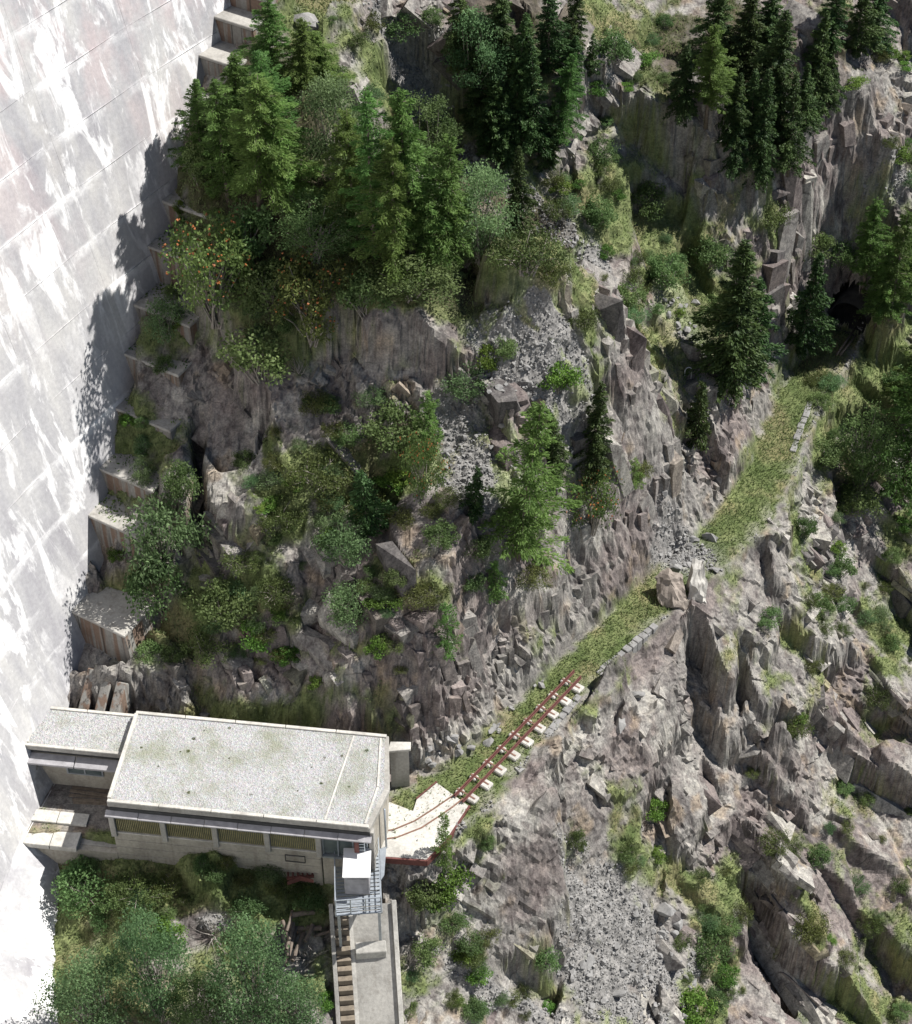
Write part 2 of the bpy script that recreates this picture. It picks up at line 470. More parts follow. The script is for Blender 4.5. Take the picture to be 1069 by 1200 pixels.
for x, y, z in ((45, 60, -24), (45, 80, -14), (30, 40, -24), (0, 36, -13), (-20, 36, -6), (-35, 45, -4), (45, 100, 6), (46, 115, 20)): low_w.append((x, y, z))

class TPS:
    def __init__(self, pts, lam=.02):
        P = np.array(pts); self.c = P[:, :2]; n = len(P)
        K = self.k(np.linalg.norm(self.c[:, None] - self.c[None], axis=2)) + lam * 50 * np.eye(n)
        A = np.zeros((n + 3, n + 3)); A[:n, :n] = K; A[:n, n] = 1; A[:n, n+1:] = self.c; A[n, :n] = 1; A[n+1:, :n] = self.c.T
        self.w = np.linalg.solve(A, np.concatenate([P[:, 2], np.zeros(3)]))
    @staticmethod
    def k(r): return np.where(r > 0, r * r * np.log(np.maximum(r, 1e-9)), 0)
    def __call__(self, X, Y):
        out = np.empty(len(X)); n = len(self.c)
        for a in range(0, len(X), 60000):
            x = X[a:a+60000]; y = Y[a:a+60000]
            r2 = (x[:, None] - self.c[None, :, 0]) ** 2 + (y[:, None] - self.c[None, :, 1]) ** 2
            out[a:a+60000] = (0.5 * r2 * np.log(np.maximum(r2, 1e-12))) @ self.w[:n] + self.w[n] + self.w[n+1] * x + self.w[n+2] * y
        return out
tps_u = TPS(up_w); tps_l = TPS(low_w)

# path line, from the dam behind the building to the tunnel; (x, y, half width)
PATH = [(-26, 56.9, 2.6), (-15, 55.6, 2.7), (-6, 54.4, 2.7), (-1.2, 54.9, 1.9), (.6, 55.9, 1.5)]
for px, py, w in ((604,866,1.2),(668,797,1.15),(720,746,1.15),(768,703,1.2),(832,648,1.3),(880,598,1.45),(914,525,1.35),(943,455,1.3),(985,398,1.3)):
    q = at(px, py, 0); PATH.append((q.x, q.y, w))
PATH_END = Vector((PATH[-1][0], PATH[-1][1], 0))
pd = (Vector(PATH[-1][:2]) - Vector(PATH[-2][:2])).normalized()
PATH_DIR = Vector((pd.x, pd.y, 0))
def path_dist(X, Y):
    best = np.full(len(X), 1e9); sg = np.ones(len(X)); ww = np.full(len(X), 1.5)
    for (x0, y0, w0), (x1, y1, w1) in zip(PATH[:-1], PATH[1:]):
        dx, dy = x1 - x0, y1 - y0; L2 = dx*dx + dy*dy
        t = np.clip(((X - x0) * dx + (Y - y0) * dy) / L2, 0, 1)
        d = np.hypot(X - x0 - t*dx, Y - y0 - t*dy)
        m = d < best - 1e-9
        s = np.sign(dx * (Y - y0) - dy * (X - x0))
        best = np.where(m, d, best); sg = np.where(m, s, sg); ww = np.where(m, w0 + (w1 - w0) * t, ww)
    return best, sg, ww

GX0, GX1, GY0, GY1, STEP = -28.0, 36.0, 40.0, 118.0, .098
nx = int((GX1 - GX0) / STEP); ny = int((GY1 - GY0) / STEP)
gx, gy = np.meshgrid(np.linspace(GX0, GX1, nx), np.linspace(GY0, GY1, ny))
X = gx.ravel(); Y = gy.ravel()
# coarse evaluation of the splines, then bilinear up-sampling
def coarse_eval(f, k=4):
    cx = np.linspace(GX0, GX1, nx // k + 2); cy = np.linspace(GY0, GY1, ny // k + 2)
    a, b = np.meshgrid(cx, cy)
    z = f(a.ravel(), b.ravel()).reshape(a.shape)
    fx = (X - GX0) / (GX1 - GX0) * (len(cx) - 1); fy = (Y - GY0) / (GY1 - GY0) * (len(cy) - 1)
    i = np.clip(fx.astype(int), 0, len(cx) - 2); j = np.clip(fy.astype(int), 0, len(cy) - 2); u = fx - i; v = fy - j
    return z[j, i]*(1-u)*(1-v) + z[j, i+1]*u*(1-v) + z[j+1, i]*(1-u)*v + z[j+1, i+1]*u*v
zu = coarse_eval(tps_u); zl = coarse_eval(tps_l)
pdist, psign, pw = path_dist(X, Y)
P2 = np.stack([X, Y, np.zeros_like(X)], 1)
wob = (fbm(P2, .7, 3, 5) - .5)
dd = np.maximum(pdist - pw - wob * .9, 0)
zu2 = np.clip(zu, -dd * 2.4, dd * 3.6)
zl2 = np.clip(zl, -dd * 2.1, dd * 2.9)
# right of the line and past the tunnel mouth both fields agree; blend across the end
Z = np.where(psign > 0, zu2, zl2)

def sample(arr, x, y):
    fx = (x - GX0) / (GX1 - GX0) * (nx - 1); fy = (y - GY0) / (GY1 - GY0) * (ny - 1)
    i = int(min(max(fx, 0), nx - 2)); j = int(min(max(fy, 0), ny - 2)); u = fx - i; v = fy - j
    a = arr.reshape(ny, nx)
    return a[j, i]*(1-u)*(1-v) + a[j, i+1]*u*(1-v) + a[j+1, i]*(1-u)*v + a[j+1, i+1]*u*v
def hit_macro(px, py):
    d = ray(px, py); t = 60.0; prev = None
    o = Vector((0, 0, CAM_H))
    while t < 175:
        p = o + d * t
        if GX0 < p.x < GX1 and GY0 < p.y < GY1:
            g = p.z - sample(Z, p.x, p.y)
            if g < 0: return p
        t += .15
    return at(px, py, 0)

def polyd(pts):
    """unsigned distance, signed side and end fade to a world polyline"""
    best = np.full(len(X), 1e9); sg = np.ones(len(X))
    for (x0, y0), (x1, y1) in zip(pts[:-1], pts[1:]):
        dx, dy = x1 - x0, y1 - y0; L2 = dx*dx + dy*dy + 1e-9
        t = np.clip(((X - x0) * dx + (Y - y0) * dy) / L2, 0, 1)
        d = np.hypot(X - x0 - t*dx, Y - y0 - t*dy); m = d < best
        sg = np.where(m, np.sign(dx * (Y - y0) - dy * (X - x0)), sg); best = np.where(m, d, best)
    return best, sg
# scarps: rock stands higher on the left of the line's direction
SCARPS = [([(872,885),(905,925),(950,962)],1.9,2.4),([(968,868),(1000,890),(1040,918)],1.8,2.2),([(918,855),(945,885),(965,900)],1.3,1.6),
 ([(1015,820),(1045,845),(1080,850)],1.7,2),([(1035,935),(1060,955),(1090,965)],1.6,2),([(905,1035),(925,1110),(985,1165)],2.4,2.4),
 ([(930,655),(965,700),(985,760)],1.1,2),([(945,780),(985,790),(1030,800)],1.3,1.6),([(840,655),(848,720),(870,760)],1.4,1.6),
 ([(640,870),(690,905),(735,905)],1.0,1.5),([(700,990),(720,960),(770,935)],1.0,1.6),
 ([(240,470),(245,560),(262,620)],1.3,2.4),([(320,470),(310,560),(290,600)],.8,1.6),([(395,470),(470,475),(540,440)],1.0,2),
 ([(560,395),(620,375),(690,360)],.9,1.6),([(430,760),(470,700),(540,690)],.8,1.8),([(690,690),(672,640),(665,590)],1.2,1.2),
 ([(580,720),(640,690),(690,640)],.7,1.4),([(730,640),(735,560),(700,440)],.8,2.5),([(560,1000),(600,1060),(640,1090)],1.2,2),
 ([(880,120),(960,190),(985,260)],1.5,3),([(680,160),(740,180),(780,240)],1.6,2),([(420,40),(480,50),(530,30)],1.2,2),([(380,130),(450,80),(530,90)],.8,2),
 ([(1000,120),(1010,200),(1030,250)],1.0,2),([(735,175),(790,225),(850,268),(930,285),(965,270)],5.2,4.5),([(520,95),(580,135),(650,150),(700,140)],3.6,3.5),([(960,290),(985,360),(1000,385)],2.6,2)]
TRENCH = [([(876,1030),(895,1090),(925,1160)],3.4,.75),([(816,745),(826,820),(834,890)],2.8,.6),([(672,640),(678,700),(690,735)],1.8,.4),
 ([(788,575),(792,620),(795,650)],1.6,.7),([(700,930),(712,975),(705,1010)],1.2,.5),([(868,780),(872,850),(885,900)],1.4,.5),([(308,490),(303,560),(296,600)],.7,.25),
 ([(222,440),(232,520),(235,590)],1.5,.6),([(770,930),(772,960),(790,1010)],1.0,.4),([(985,600),(1000,660),(990,720)],.9,.5),([(620,700),(628,750),(640,790)],1.2,.3),([(590,760),(598,800),(590,830)],1.0,.3),
 ([(640,905),(650,960),(672,1000)],1.2,.35)]
wobs = (fbm(P2, .9, 3, 77) - .5) * 1.1
add = np.zeros_like(X)
for pts, h, fall in SCARPS:
    w = [hit_macro(*p) for p in pts]; w = [(q.x, q.y) for q in w]
    d, s = polyd(w); sd = d * s + wobs * .7
    ctr = np.mean(w, 0); half = max(np.hypot(*(np.array(w[0]) - ctr)), np.hypot(*(np.array(w[-1]) - ctr)))
    fade = np.clip(1.35 - np.hypot(X - ctr[0], Y - ctr[1]) / (half + fall), 0, 1)
    st = 1 / (1 + np.exp(-np.clip(sd / (.10 + .08 * h), -40, 40)))
    add += h * fade * (st * np.exp(-np.maximum(sd, 0) / fall) - (1 - st) * .45 * np.exp(np.minimum(sd, 0) / fall))
for pts, h, wd in TRENCH:
    w = [hit_macro(*p) for p in pts]; w = [(q.x, q.y) for q in w]
    d, s = polyd(w); d = np.abs(d * s + wobs * .5)
    add -= 1.5 * h * np.exp(-(d / (1.15 * wd)) ** 2)
# slabs and buttresses that stand proud, outlined where they rise from the slope
BULGE = [([(720,790),(790,760),(805,830),(800,890),(770,935),(735,920),(715,860)],2.2,1.6,.3),([(812,720),(838,715),(862,780),(860,850),(855,905),(838,915),(825,850),(815,790)],2.2,.5,.45),
 ([(590,950),(640,930),(665,980),(660,1040),(640,1080),(600,1060),(585,1000)],1.3,.9,.3),([(665,920),(700,930),(720,1000),(700,1030),(675,990)],1.2,.5,.4),([(775,930),(810,900),(830,960),(815,1010),(790,1010)],1.2,.4,.4),
 ([(862,1020),(885,1030),(915,1180),(900,1215),(850,1215),(850,1100)],1.4,.7,.25),([(880,880),(912,878),(955,930),(945,968),(905,938)],1.6,.35,.35),([(975,850),(1080,890),(1080,935),(1030,918),(985,890)],1.6,.35,.35),
 ([(930,950),(1010,955),(1065,1050),(1010,1090),(960,1020)],.9,.5,.25),([(905,1020),(950,1035),(995,1110),(980,1168),(925,1132),(903,1080)],2.2,.4,.4),([(1005,800),(1080,815),(1080,850),(1030,842)],1.4,.35,.4),
 ([(945,745),(1000,740),(1040,790),(1000,800),(950,785)],1.3,.35,.35),([(980,600),(1020,600),(1030,700),(990,720),(970,660)],.9,.6,.3),([(700,845),(735,840),(720,900),(690,900)],1.0,.4,.5),
 ([(245,430),(300,405),(318,470),(310,560),(290,640),(250,640),(235,560)],1.1,.5,.2),([(420,420),(470,390),(545,400),(535,455),(470,480),(430,470)],.9,.5,.2),([(690,350),(740,430),(790,500),(795,560),(740,600),(720,520),(690,420)],.9,.7,.25),
 ([(595,690),(650,640),(680,680),(668,722),(620,732)],.9,.4,.3),([(450,720),(600,650),(615,690),(520,775),(455,785)],.6,.5,.3),([(320,470),(380,450),(390,560),(330,590)],.5,.4,.35),([(880,480),(830,520),(850,570),(900,520)],.8,.4,.3),([(800,540),(840,530),(860,580),(815,610)],1.2,.35,.5),
 ([(545,330),(640,300),(660,350),(560,395)],.7,.5,.6),([(975,110),(1040,110),(1050,230),(980,240)],1.0,.6,.35)]
calm = np.ones_like(X)
for pts, h, edge, ro in BULGE:
    w = [hit_macro(*p) for p in pts]; w = [(q.x, q.y) for q in w] ; w.append(w[0])
    d, s = polyd(w)
    ins = np.zeros(len(X), dtype=bool)
    bb = (X > min(p[0] for p in w)) & (X < max(p[0] for p in w)) & (Y > min(p[1] for p in w)) & (Y < max(p[1] for p in w))
    xi, yi = X[bb], Y[bb]; c_ = np.zeros(len(xi), dtype=bool)
    for (x0, y0), (x1, y1) in zip(w[:-1], w[1:]):
        if y0 == y1: continue
        c_ ^= ((y0 > yi) != (y1 > yi)) & (xi < (x1 - x0) * (yi - y0) / (y1 - y0) + x0)
    ins[bb] = c_
    t = np.clip((np.where(ins, d, -d) + wobs * .35) / edge, 0, 1)
    add += h * (1 - (1 - t) ** 2)
    calm = np.where(t > .3, np.minimum(calm, ro), calm)
pathmask = np.clip((pdist - pw) / 1.0, 0, 1)
Z = Z + add * pathmask
lump = (fbm(P2 + 40, .16, 3, 21) - .5) * 1.6 * np.clip(dd / 4, 0, 1)
Z = Z + lump
def blur(a, r):
    a = a.reshape(ny, nx)
    for ax_ in (0, 1):
        for _ in range(2):
            c = np.cumsum(np.pad(a, [(r + 1, r) if k_ == ax_ else (0, 0) for k_ in (0, 1)], mode='edge'), axis=ax_)
            n_ = a.shape[ax_]
            a = (np.take(c, np.arange(2*r+1, 2*r+1+n_), axis=ax_) - np.take(c, np.arange(0, n_), axis=ax_)) / (2*r+1)
    return a
DX, DY = (GX1 - GX0) / (nx - 1), (GY1 - GY0) / (ny - 1)
sy_, sx_ = np.gradient(blur(Z, 9), DY, DX)
slope0 = np.hypot(sx_, sy_).ravel()

# joint directions of the rock: hill, lower right slabs, cut cliff along the path
def basis(thin, along):
    e2 = np.array(thin, float); e2 /= np.linalg.norm(e2); e1 = np.array(along, float); e1 -= e2 * (e1 @ e2); e1 /= np.linalg.norm(e1)
    return np.stack([e1, e2, np.cross(e1, e2)])
RA = basis((.62, -.35, .70), (.25, .9, .1)); RB = basis((.62, .18, .74), (.6, -.62, -.5)); RC = basis((.75, .6, .1), (0, 0, 1))
right = np.clip((X - 9) / 4 + (60 - Y) * .02, 0, 1) * (psign < 0)
cliff = (psign > 0) & (dd < 6.5) & (slope0 > .9)
zone = np.where(cliff, 2, np.where(right > .5, 1, 0))
# break the slope into plane faces: each joint-bounded block takes its own plane, slightly turned and shifted
def facet(Z, sizes, seed, shift, turn, keep, soft):
    P = np.stack([X, Y, Z], 1)
    P = P + (np.stack([fbm(P, .35, 2, seed + k_) for k_ in range(3)], 1) - .5) * .5
    out = Z.copy(); edge = np.ones(len(X))
    for zi_, RR in ((0, RA), (1, RB), (2, RC)):
        m = np.where(zone == zi_)[0]
        _, _, e_, (bid, sid) = blocks(P[m] @ RR.T, np.array(sizes[zi_], float), seed + 50 * zi_)
        kf = lambda q: (q[:, 0] * 73856093) ^ (q[:, 1] * 19349663) ^ (q[:, 2] * 83492791)
        nm = len(m)
        _, inv2 = np.unique(np.concatenate([kf(bid), kf(sid)]), return_inverse=True); n = inv2.max() + 1
        inv = inv2[:nm]; inv_s = inv2[nm:]
        cnt0 = np.bincount(inv, minlength=n).astype(float); cnt = np.maximum(cnt0, 1)
        x, y, z = X[m], Y[m], Z[m]
        mx, my, mz = (np.bincount(inv, v, n) / cnt for v in (x, y, z))
        dx, dy, dz = x - mx[inv], y - my[inv], z - mz[inv]
        sxx, sxy, syy, sxz, syz = (np.bincount(inv, v, n) for v in (dx*dx, dx*dy, dy*dy, dx*dz, dy*dz))
        sxx += .4; syy += .4
        det = sxx * syy - sxy ** 2
        gx_ = np.clip((sxz * syy - syz * sxy) / det, -3, 3); gy_ = np.clip((syz * sxx - sxz * sxy) / det, -3, 3)
        st_ = np.minimum(1 + gx_ ** 2 + gy_ ** 2, 2.6)
        r_ = np.random.default_rng(seed + zi_)
        gx_ = gx_ + r_.normal(0, turn, n) * st_; gy_ = gy_ + r_.normal(0, turn, n) * st_; sh = r_.normal(0, shift, n) * np.sqrt(st_)
        def plane(i):
            q = mz[i] + gx_[i] * (x - mx[i]) + gy_[i] * (y - my[i]) + sh[i]
            lim = 1.5 * np.sqrt(st_[i])
            return np.where(cnt0[i] < 25, z, np.clip(q, z - lim, z + lim))
        w2 = .5 * np.clip(1 - e_ / soft, 0, 1)
        pl = plane(inv) * (1 - w2) + plane(inv_s) * w2
        out[m] = z + (pl - z) * keep; edge[m] = e_
    return out, edge
def blob_mask(lst):
    m = np.zeros(len(X))
    for px, py, rx, ry, k in lst:
        c = hit_macro(px, py); e = hit_macro(px, py - ry); q = hit_macro(px + rx, py)
        ax = max(.5, abs(q.x - c.x)); ay = max(.5, (Vector((e.x, e.y)) - Vector((c.x, c.y))).length)
        ay = min(ay, ry / 12.0)
        m = np.maximum(m, k * np.exp(-(((X - c.x) / ax) ** 2 + ((Y - c.y) / ay) ** 2) * .8))
    return m
GRAVEL = [(480,95,50,25,1.4),(560,195,30,40,1.5),(610,232,34,25,1.5),(655,265,28,30,1.5),(700,310,20,25,1.3),(590,280,25,10,.8),(620,425,60,50,1.5),(650,385,45,35,1.4),(555,560,50,50,1.1),(530,500,40,40,1.0),
 (590,470,30,30,.8),(790,360,30,30,.8),(740,1105,62,70,1.0),(720,1180,62,50,1.0),(690,1060,40,40,.9),(800,1140,30,50,.8),(560,1140,70,60,.65),(640,1190,60,30,.7),(810,650,40,25,1),(780,670,25,20,.9),
 (930,520,22,60,.5),(400,1050,30,30,.6),(250,1080,40,20,.8),(330,1120,50,30,.6),(110,1110,20,40,.6),(820,400,25,40,.6),(130,760,50,40,.6),(1020,250,40,50,.7),(1040,200,40,60,.6)]
gv = blob_mask(GRAVEL)
w_f = np.clip(dd / .3, 0, 1) * np.clip(1.35 - gv * 1.35, .06, 1)
Zf, edge1 = facet(Z, ([8.5, 4.2, 6.0], [11.0, 3.0, 5.6], [6.0, 1.8, 2.0]), 3, .24, .115, .96, .05)
Z = Z + (Zf - Z) * w_f
Zf, edge2 = facet(Z, ([2.2, 1.2, 1.7], [3.4, 1.0, 1.8], [2.4, .7, .8]), 9, .10, .10, .95, .11)
rough_f = np.clip(fbm(np.stack([X, Y, Z], 1), .13, 3, 71) * 4.4 - 1.5, .1, 1.3)
Z = Z + (Zf - Z) * w_f * np.clip(rough_f * calm * 1.2, .1, 1)
Z = Z - .16 * np.exp(-(edge1 / .035) ** 2) * w_f
Zs = Z.reshape(ny, nx); Zp = np.pad(Zs, 1, mode='edge')
Z = (.4 * Zs + .15 * (Zp[1:-1, :-2] + Zp[1:-1, 2:] + Zp[:-2, 1:-1] + Zp[2:, 1:-1])).ravel()
gz_y, gz_x = np.gradient(blur(Z, 7), DY, DX)
slope = slope0
Nrm = np.stack([-gz_x.ravel(), -gz_y.ravel(), np.ones(nx * ny)], 1); Nrm /= np.linalg.norm(Nrm, axis=1)[:, None]
P3 = np.stack([X, Y, Z], 1)

# ------------------------------------------------------------------ vegetation and scree cover (shapes of the cover itself)
GREEN = [(430,60,70,40,.9),(380,40,40,40,.8),(620,290,50,30,1),(650,250,40,30,.7),(780,290,60,60,.9),(720,260,50,40,.8),(820,360,60,60,.8),(760,420,30,40,.6),
 (370,540,60,40,.75),(330,600,45,40,.65),(300,690,50,50,.8),(220,740,60,40,.7),(470,560,50,25,.9),(450,600,60,25,.7),(400,470,40,40,.6),(600,600,60,30,.65),(690,365,25,30,1),
 (700,480,20,30,.4),(600,690,60,20,.5),(430,760,40,40,.5),(540,770,25,30,.6),(500,690,40,30,.6),(340,850,130,12,.9),(270,860,150,8,.8),
 (960,470,40,40,.95),(1000,430,40,30,1),(1050,400,40,40,.9),(1000,560,60,30,.9),(940,650,20,50,.7),(1000,690,30,40,.55),(960,720,25,40,.6),(1050,620,30,40,.6),
 (930,760,25,50,.6),(990,650,20,40,.6),(900,790,20,40,.5),(860,760,15,40,.5),(740,980,30,60,.9),(790,1030,60,40,.85),(860,1060,40,60,.7),(560,1110,50,40,.6),
 (520,1170,60,40,.6),(640,1150,40,40,.6),(600,1100,60,40,.45),(840,1100,25,50,.9),(830,1180,30,30,.9),(905,900,20,40,.45),(950,990,40,30,.55),(1010,960,30,30,.35),(1030,790,30,40,.5),
 (990,1010,30,40,.4),(950,1080,30,40,.7),(1020,1080,25,40,.6),(1000,1170,40,30,.5),(570,970,30,25,.6),(640,960,25,25,.45),
 (130,1030,70,50,1.5),(250,1030,130,25,1.4),(330,1050,60,30,1.2),(130,1090,60,40,1.2),(100,1150,60,60,1.1),(250,1130,100,60,.4),(380,1170,40,30,.5),
 (860,40,60,60,.5),(900,230,50,20,.7),(1030,230,30,60,.5),(1000,250,20,40,.4),(730,40,40,60,.7),(760,110,40,60,.5),(690,230,60,30,.7),(600,120,80,60,.6),(310,220,120,100,.7),(460,280,110,70,.7),
 (250,350,70,50,.6),(330,400,70,30,.7),(140,540,30,60,.6),(150,700,40,40,.6),(1045,330,40,60,.8),(870,470,30,30,.5)]
gr = blob_mask(GREEN)
n1 = fbm(P3, .35, 5, 31, .6); n2 = fbm(P3, 1.3, 4, 41, .6); n3 = fbm(P3, .11, 4, 51)
flat = np.clip(1.35 - slope * .62, 0, 1)
green = np.clip((gr * .95 - (1 - calm) * .3 + (flat - .55) * .3 + (n1 - .5) * 1.5 + (n2 - .5) * .9 - .175) * 3.4, 0, 1)
gravel = np.clip((gv * 1.1 + (n1 - .5) * .9 + (n2 - .5) * .5 - .42) * 4.5, 0, 1) * (1 - green * .7 * (gv < .9))
green = green * (1 - gravel * (gv > .9))
# the path itself is grassed over, worn and stony along its outer edge
onpath = np.clip((pw + .15 - pdist + (n2 - .5) * 1.0) * 3, 0, 1) * (X > -1.8)
wear = np.clip((n2 - .43) * 5, 0, 1) * np.clip((-psign * pdist / pw) * 1.1 - .2, 0, 1)
green = np.maximum(green * (1 - onpath), onpath * (1 - .85 * wear))
gravel = np.maximum(gravel * (1 - onpath), onpath * wear * .6)
rubble = blob_mask([(800,655,32,22,1.2)])
green *= 1 - np.clip(rubble, 0, 1); gravel = np.maximum(gravel, np.clip(rubble * 1.3, 0, 1))
rock = np.clip(1 - green - gravel, 0, 1)

# ------------------------------------------------------------------ fractured rock relief, displaced along the macro normal
warp = np.stack([fbm(P3, .5, 2, 61) - .5, fbm(P3, .5, 2, 62) - .5, fbm(P3, .5, 2, 63) - .5], 1) * .2
disp = np.zeros(len(X)); pw3 = P3 + warp
for zi_, RR in ((0, RA), (1, RB), (2, RC)):
    m = zone == zi_; Q3 = pw3[m] @ RR.T; acc = np.zeros(m.sum()); rf = rough_f[m] * calm[m]
    for size, amp, tl, seed in ((np.array([3.0, .5, 1.6]), .2 * (.35 + .65 * calm[m]), .05, 13), (np.array([1.1, .3, .7]), .2 * rf, .08, 23), (np.array([.45, .25, .4]), .13 * rf, .08, 33)):
        o_, t_, e_, _ = blocks(Q3, size, seed + 100 * zi_)
        acc += amp * o_ + tl * t_
    disp[m] = acc
steep = np.clip((slope - .3) / 1.0, .4, 1.1)
k = np.clip(rock + .25, 0, 1) * steep * np.clip(dd / .25, 0, 1)
D = disp * k + (n2 - .5) * (.35 * green + .28 * gravel + .2) * np.clip(dd / .6, .15, 1) + (fbm(P3, 3.2, 3, 81) - .5) * (.16 * gravel + .14 * green + .05) * np.clip(dd / .3, .25, 1)
PF = P3 + Nrm * D[:, None]

# ground colours: rock types, grass, scree
c_grey = np.array([.250, .240, .224]); c_dark = np.array([.108, .101, .098]); c_purp = np.array([.195, .166, .158]); c_pale = np.array([.39, .382, .35]); c_ochre = np.array([.30, .235, .165])
def lerp(a, b, t): return a + (b - a) * t[:, None]
a1 = fbm(P3 + 90, .22, 5, 91, .6); a2 = fbm(np.where(right[:, None] > .5, P3 @ RB.T, P3 @ RA.T) * np.array([.22, 1.3, .8]) + 30, .8, 5, 95, .6); a3 = fbm(P3 + 5, .5, 5, 99, .62)
C = lerp(np.tile(c_grey, (len(X), 1)), c_purp, np.clip((a1 - .43) * 7, 0, 1) * .85)
C = lerp(C, c_dark, np.clip((a2 - .53) * 7, 0, 1) * .65)
C = lerp(C, c_pale, np.clip((a3 - .53) * 7, 0, 1) * .75)
C = lerp(C, c_ochre, np.clip((fbm(P3 + 70, .9, 4, 103) - .62) * 9, 0, 1) * .6)
jit = _hash((X * 57).astype(np.int64), (Y * 57).astype(np.int64), (Z * 9).astype(np.int64), 7)
g1 = np.array([.095, .13, .045]); g2 = np.array([.18, .21, .09]); g3 = np.array([.23, .205, .11]); gs = np.array([.25, .245, .235])
G = lerp(np.tile(g1, (len(X), 1)), g2, np.clip((n2 - .35) * 3, 0, 1)); G = lerp(G, g3, np.clip((fbm(P3, .6, 4, 111) - .52) * 6, 0, 1) * .7)
S = np.tile(gs, (len(X), 1)) * (.72 + .56 * jit)[:, None]
C = C * rock[:, None] + G * green[:, None] + S * gravel[:, None]

# brown litter and soil under the tree stands, darkened to paint in their shade
floor_shade = blob_mask([(860,120,90,80,1.2),(900,40,80,60,1.2),(830,200,70,50,1.1),(880,235,60,30,1),(600,110,80,80,1.2),(600,40,80,60,1.1),(310,180,90,110,1.1),(460,280,100,60,1.1),(380,330,80,40,.9),(740,140,50,60,.7),(870,420,40,50,.9),(1040,320,40,60,.8),(1030,520,60,60,.7)])
floor_shade = np.clip((floor_shade * 1.1 + (n1 - .5) * 1.4 + (n2 - .5) * .6 - .38) * 3, 0, 1)[:, None] * .85 * np.clip(1.9 - slope, 0, 1)[:, None]
C = C * (1 - floor_shade) + np.array([.062, .052, .036]) * (.7 + .6 * jit)[:, None] * floor_shade
# tunnel mouth: leave the opening out of the sheet
TC = PATH_END + PATH_DIR * .9
TS = Vector((PATH_DIR.y, -PATH_DIR.x, 0))
idx = (np.arange(ny - 1)[:, None] * nx + np.arange(nx - 1)[None, :]).ravel()
quads = np.stack([idx, idx + 1, idx + nx + 1, idx + nx], 1)
cen = PF[quads].mean(1)
lx = (cen[:, 0] - TC.x) * TS.x + (cen[:, 1] - TC.y) * TS.y
ly = (cen[:, 0] - TC.x) * PATH_DIR.x + (cen[:, 1] - TC.y) * PATH_DIR.y
hole = (np.abs(lx) < 1.35) & (ly > -.1) & (ly < 3.4) & (cen[:, 2] > .25) & (cen[:, 2] < 3.0 - .5 * lx ** 2)
quads = quads[~hole]
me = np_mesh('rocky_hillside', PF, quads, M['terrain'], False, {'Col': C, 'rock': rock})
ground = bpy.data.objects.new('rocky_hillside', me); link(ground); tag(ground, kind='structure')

# ------------------------------------------------------------------ angular joint blocks standing out of the rock
import bmesh
def joint_block(seed):
    r = random.Random(seed); bm = bmesh.new()
    hx, hy, hz = 1.0, r.uniform(.28, .5), r.uniform(.5, .85)
    for sx in (-1, 1):
        for sy in (-1, 1):
            for sz in (-1, 1):
                c = Vector((sx * hx, sy * hy, sz * hz)); j = lambda k_: r.uniform(-k_, k_)
                c += Vector((j(.22), j(.05), j(.18)))
                if r.random() < .16:                       # broken-off corner
                    for ax_ in range(3):
                        q = c.copy(); q[ax_] *= r.uniform(.35, .75); bm.verts.new(q)
                else: bm.verts.new(c)
    res = bmesh.ops.convex_hull(bm, input=bm.verts)
    bmesh.ops.delete(bm, geom=[g for g in res['geom_interior'] if isinstance(g, bmesh.types.BMVert)], context='VERTS')
    bmesh.ops.dissolve_limit(bm, angle_limit=.12, verts=list(bm.verts), edges=list(bm.edges))
    bmesh.ops.triangulate(bm, faces=list(bm.faces))
    bm.verts.index_update()
    V = np.array([v.co[:] for v in bm.verts]); F = np.array([[v.index for v in f_.verts] for f_ in bm.faces]); bm.free()
    return V, F
BLOCK = [joint_block(500 + i) for i in range(16)]
outd = (PF[:, 0] - DA.x) * DN.x + (PF[:, 1] - DA.y) * DN.y + BAT * PF[:, 2]
ok = (rock > .5) & (outd > 4.0) & (PF[:, 1] < 113) & (PF[:, 0] > -21) & (gv < .55) & (np.hypot(X - TC.x, Y - TC.y) > 3.2) & (np.hypot(X - PF[:, 0], Y - PF[:, 1]) < 3)
dens = rock * np.clip(slope0 - .25, .12, 1.6) * np.clip(rough_f, .15, 1.2) * np.clip(calm, .12, 1) * np.sqrt(1 + slope0 ** 2)
dens = np.where(cliff, dens * 2.2, np.where(zone == 0, dens * .4, dens)) * ok
NB = 1500
bi = rng.choice(len(X), NB, replace=True, p=dens / dens.sum())
bs = np.clip(.42 * rng.random(NB) ** -.62, .42, 3.0)
bs = np.where((calm[bi] < .6) & (bs > .7), .4, bs)
bs = np.where(cliff[bi], np.minimum(bs, 1.5), np.minimum(bs, np.where(zone[bi] == 0, 1.35, 2.1)))
keep_b = (dd[bi] > bs * .95) & ((psign[bi] > 0) | (dd[bi] > bs * .5))
bi = bi[keep_b]; bs = bs[keep_b]
order = np.argsort(-bs); bi = bi[order]; bs = bs[order]
pv, pf_, pc_, pr_ = [], [], [], []; off = 0; block_objs = []
BASES = {0: RA, 1: RB, 2: RC}
shared = []
for V_, F_ in BLOCK:
    for kc, base_c in enumerate(((.25, .24, .225), (.192, .166, .159), (.34, .33, .30), (.13, .123, .12))):
        shared.append(np_mesh('rock_block', V_, F_, M['terrain'], False, {'Col': np.tile(np.array(base_c), (len(V_), 1)), 'rock': np.ones(len(V_))}))
allV = []; allF = []; vo = 0
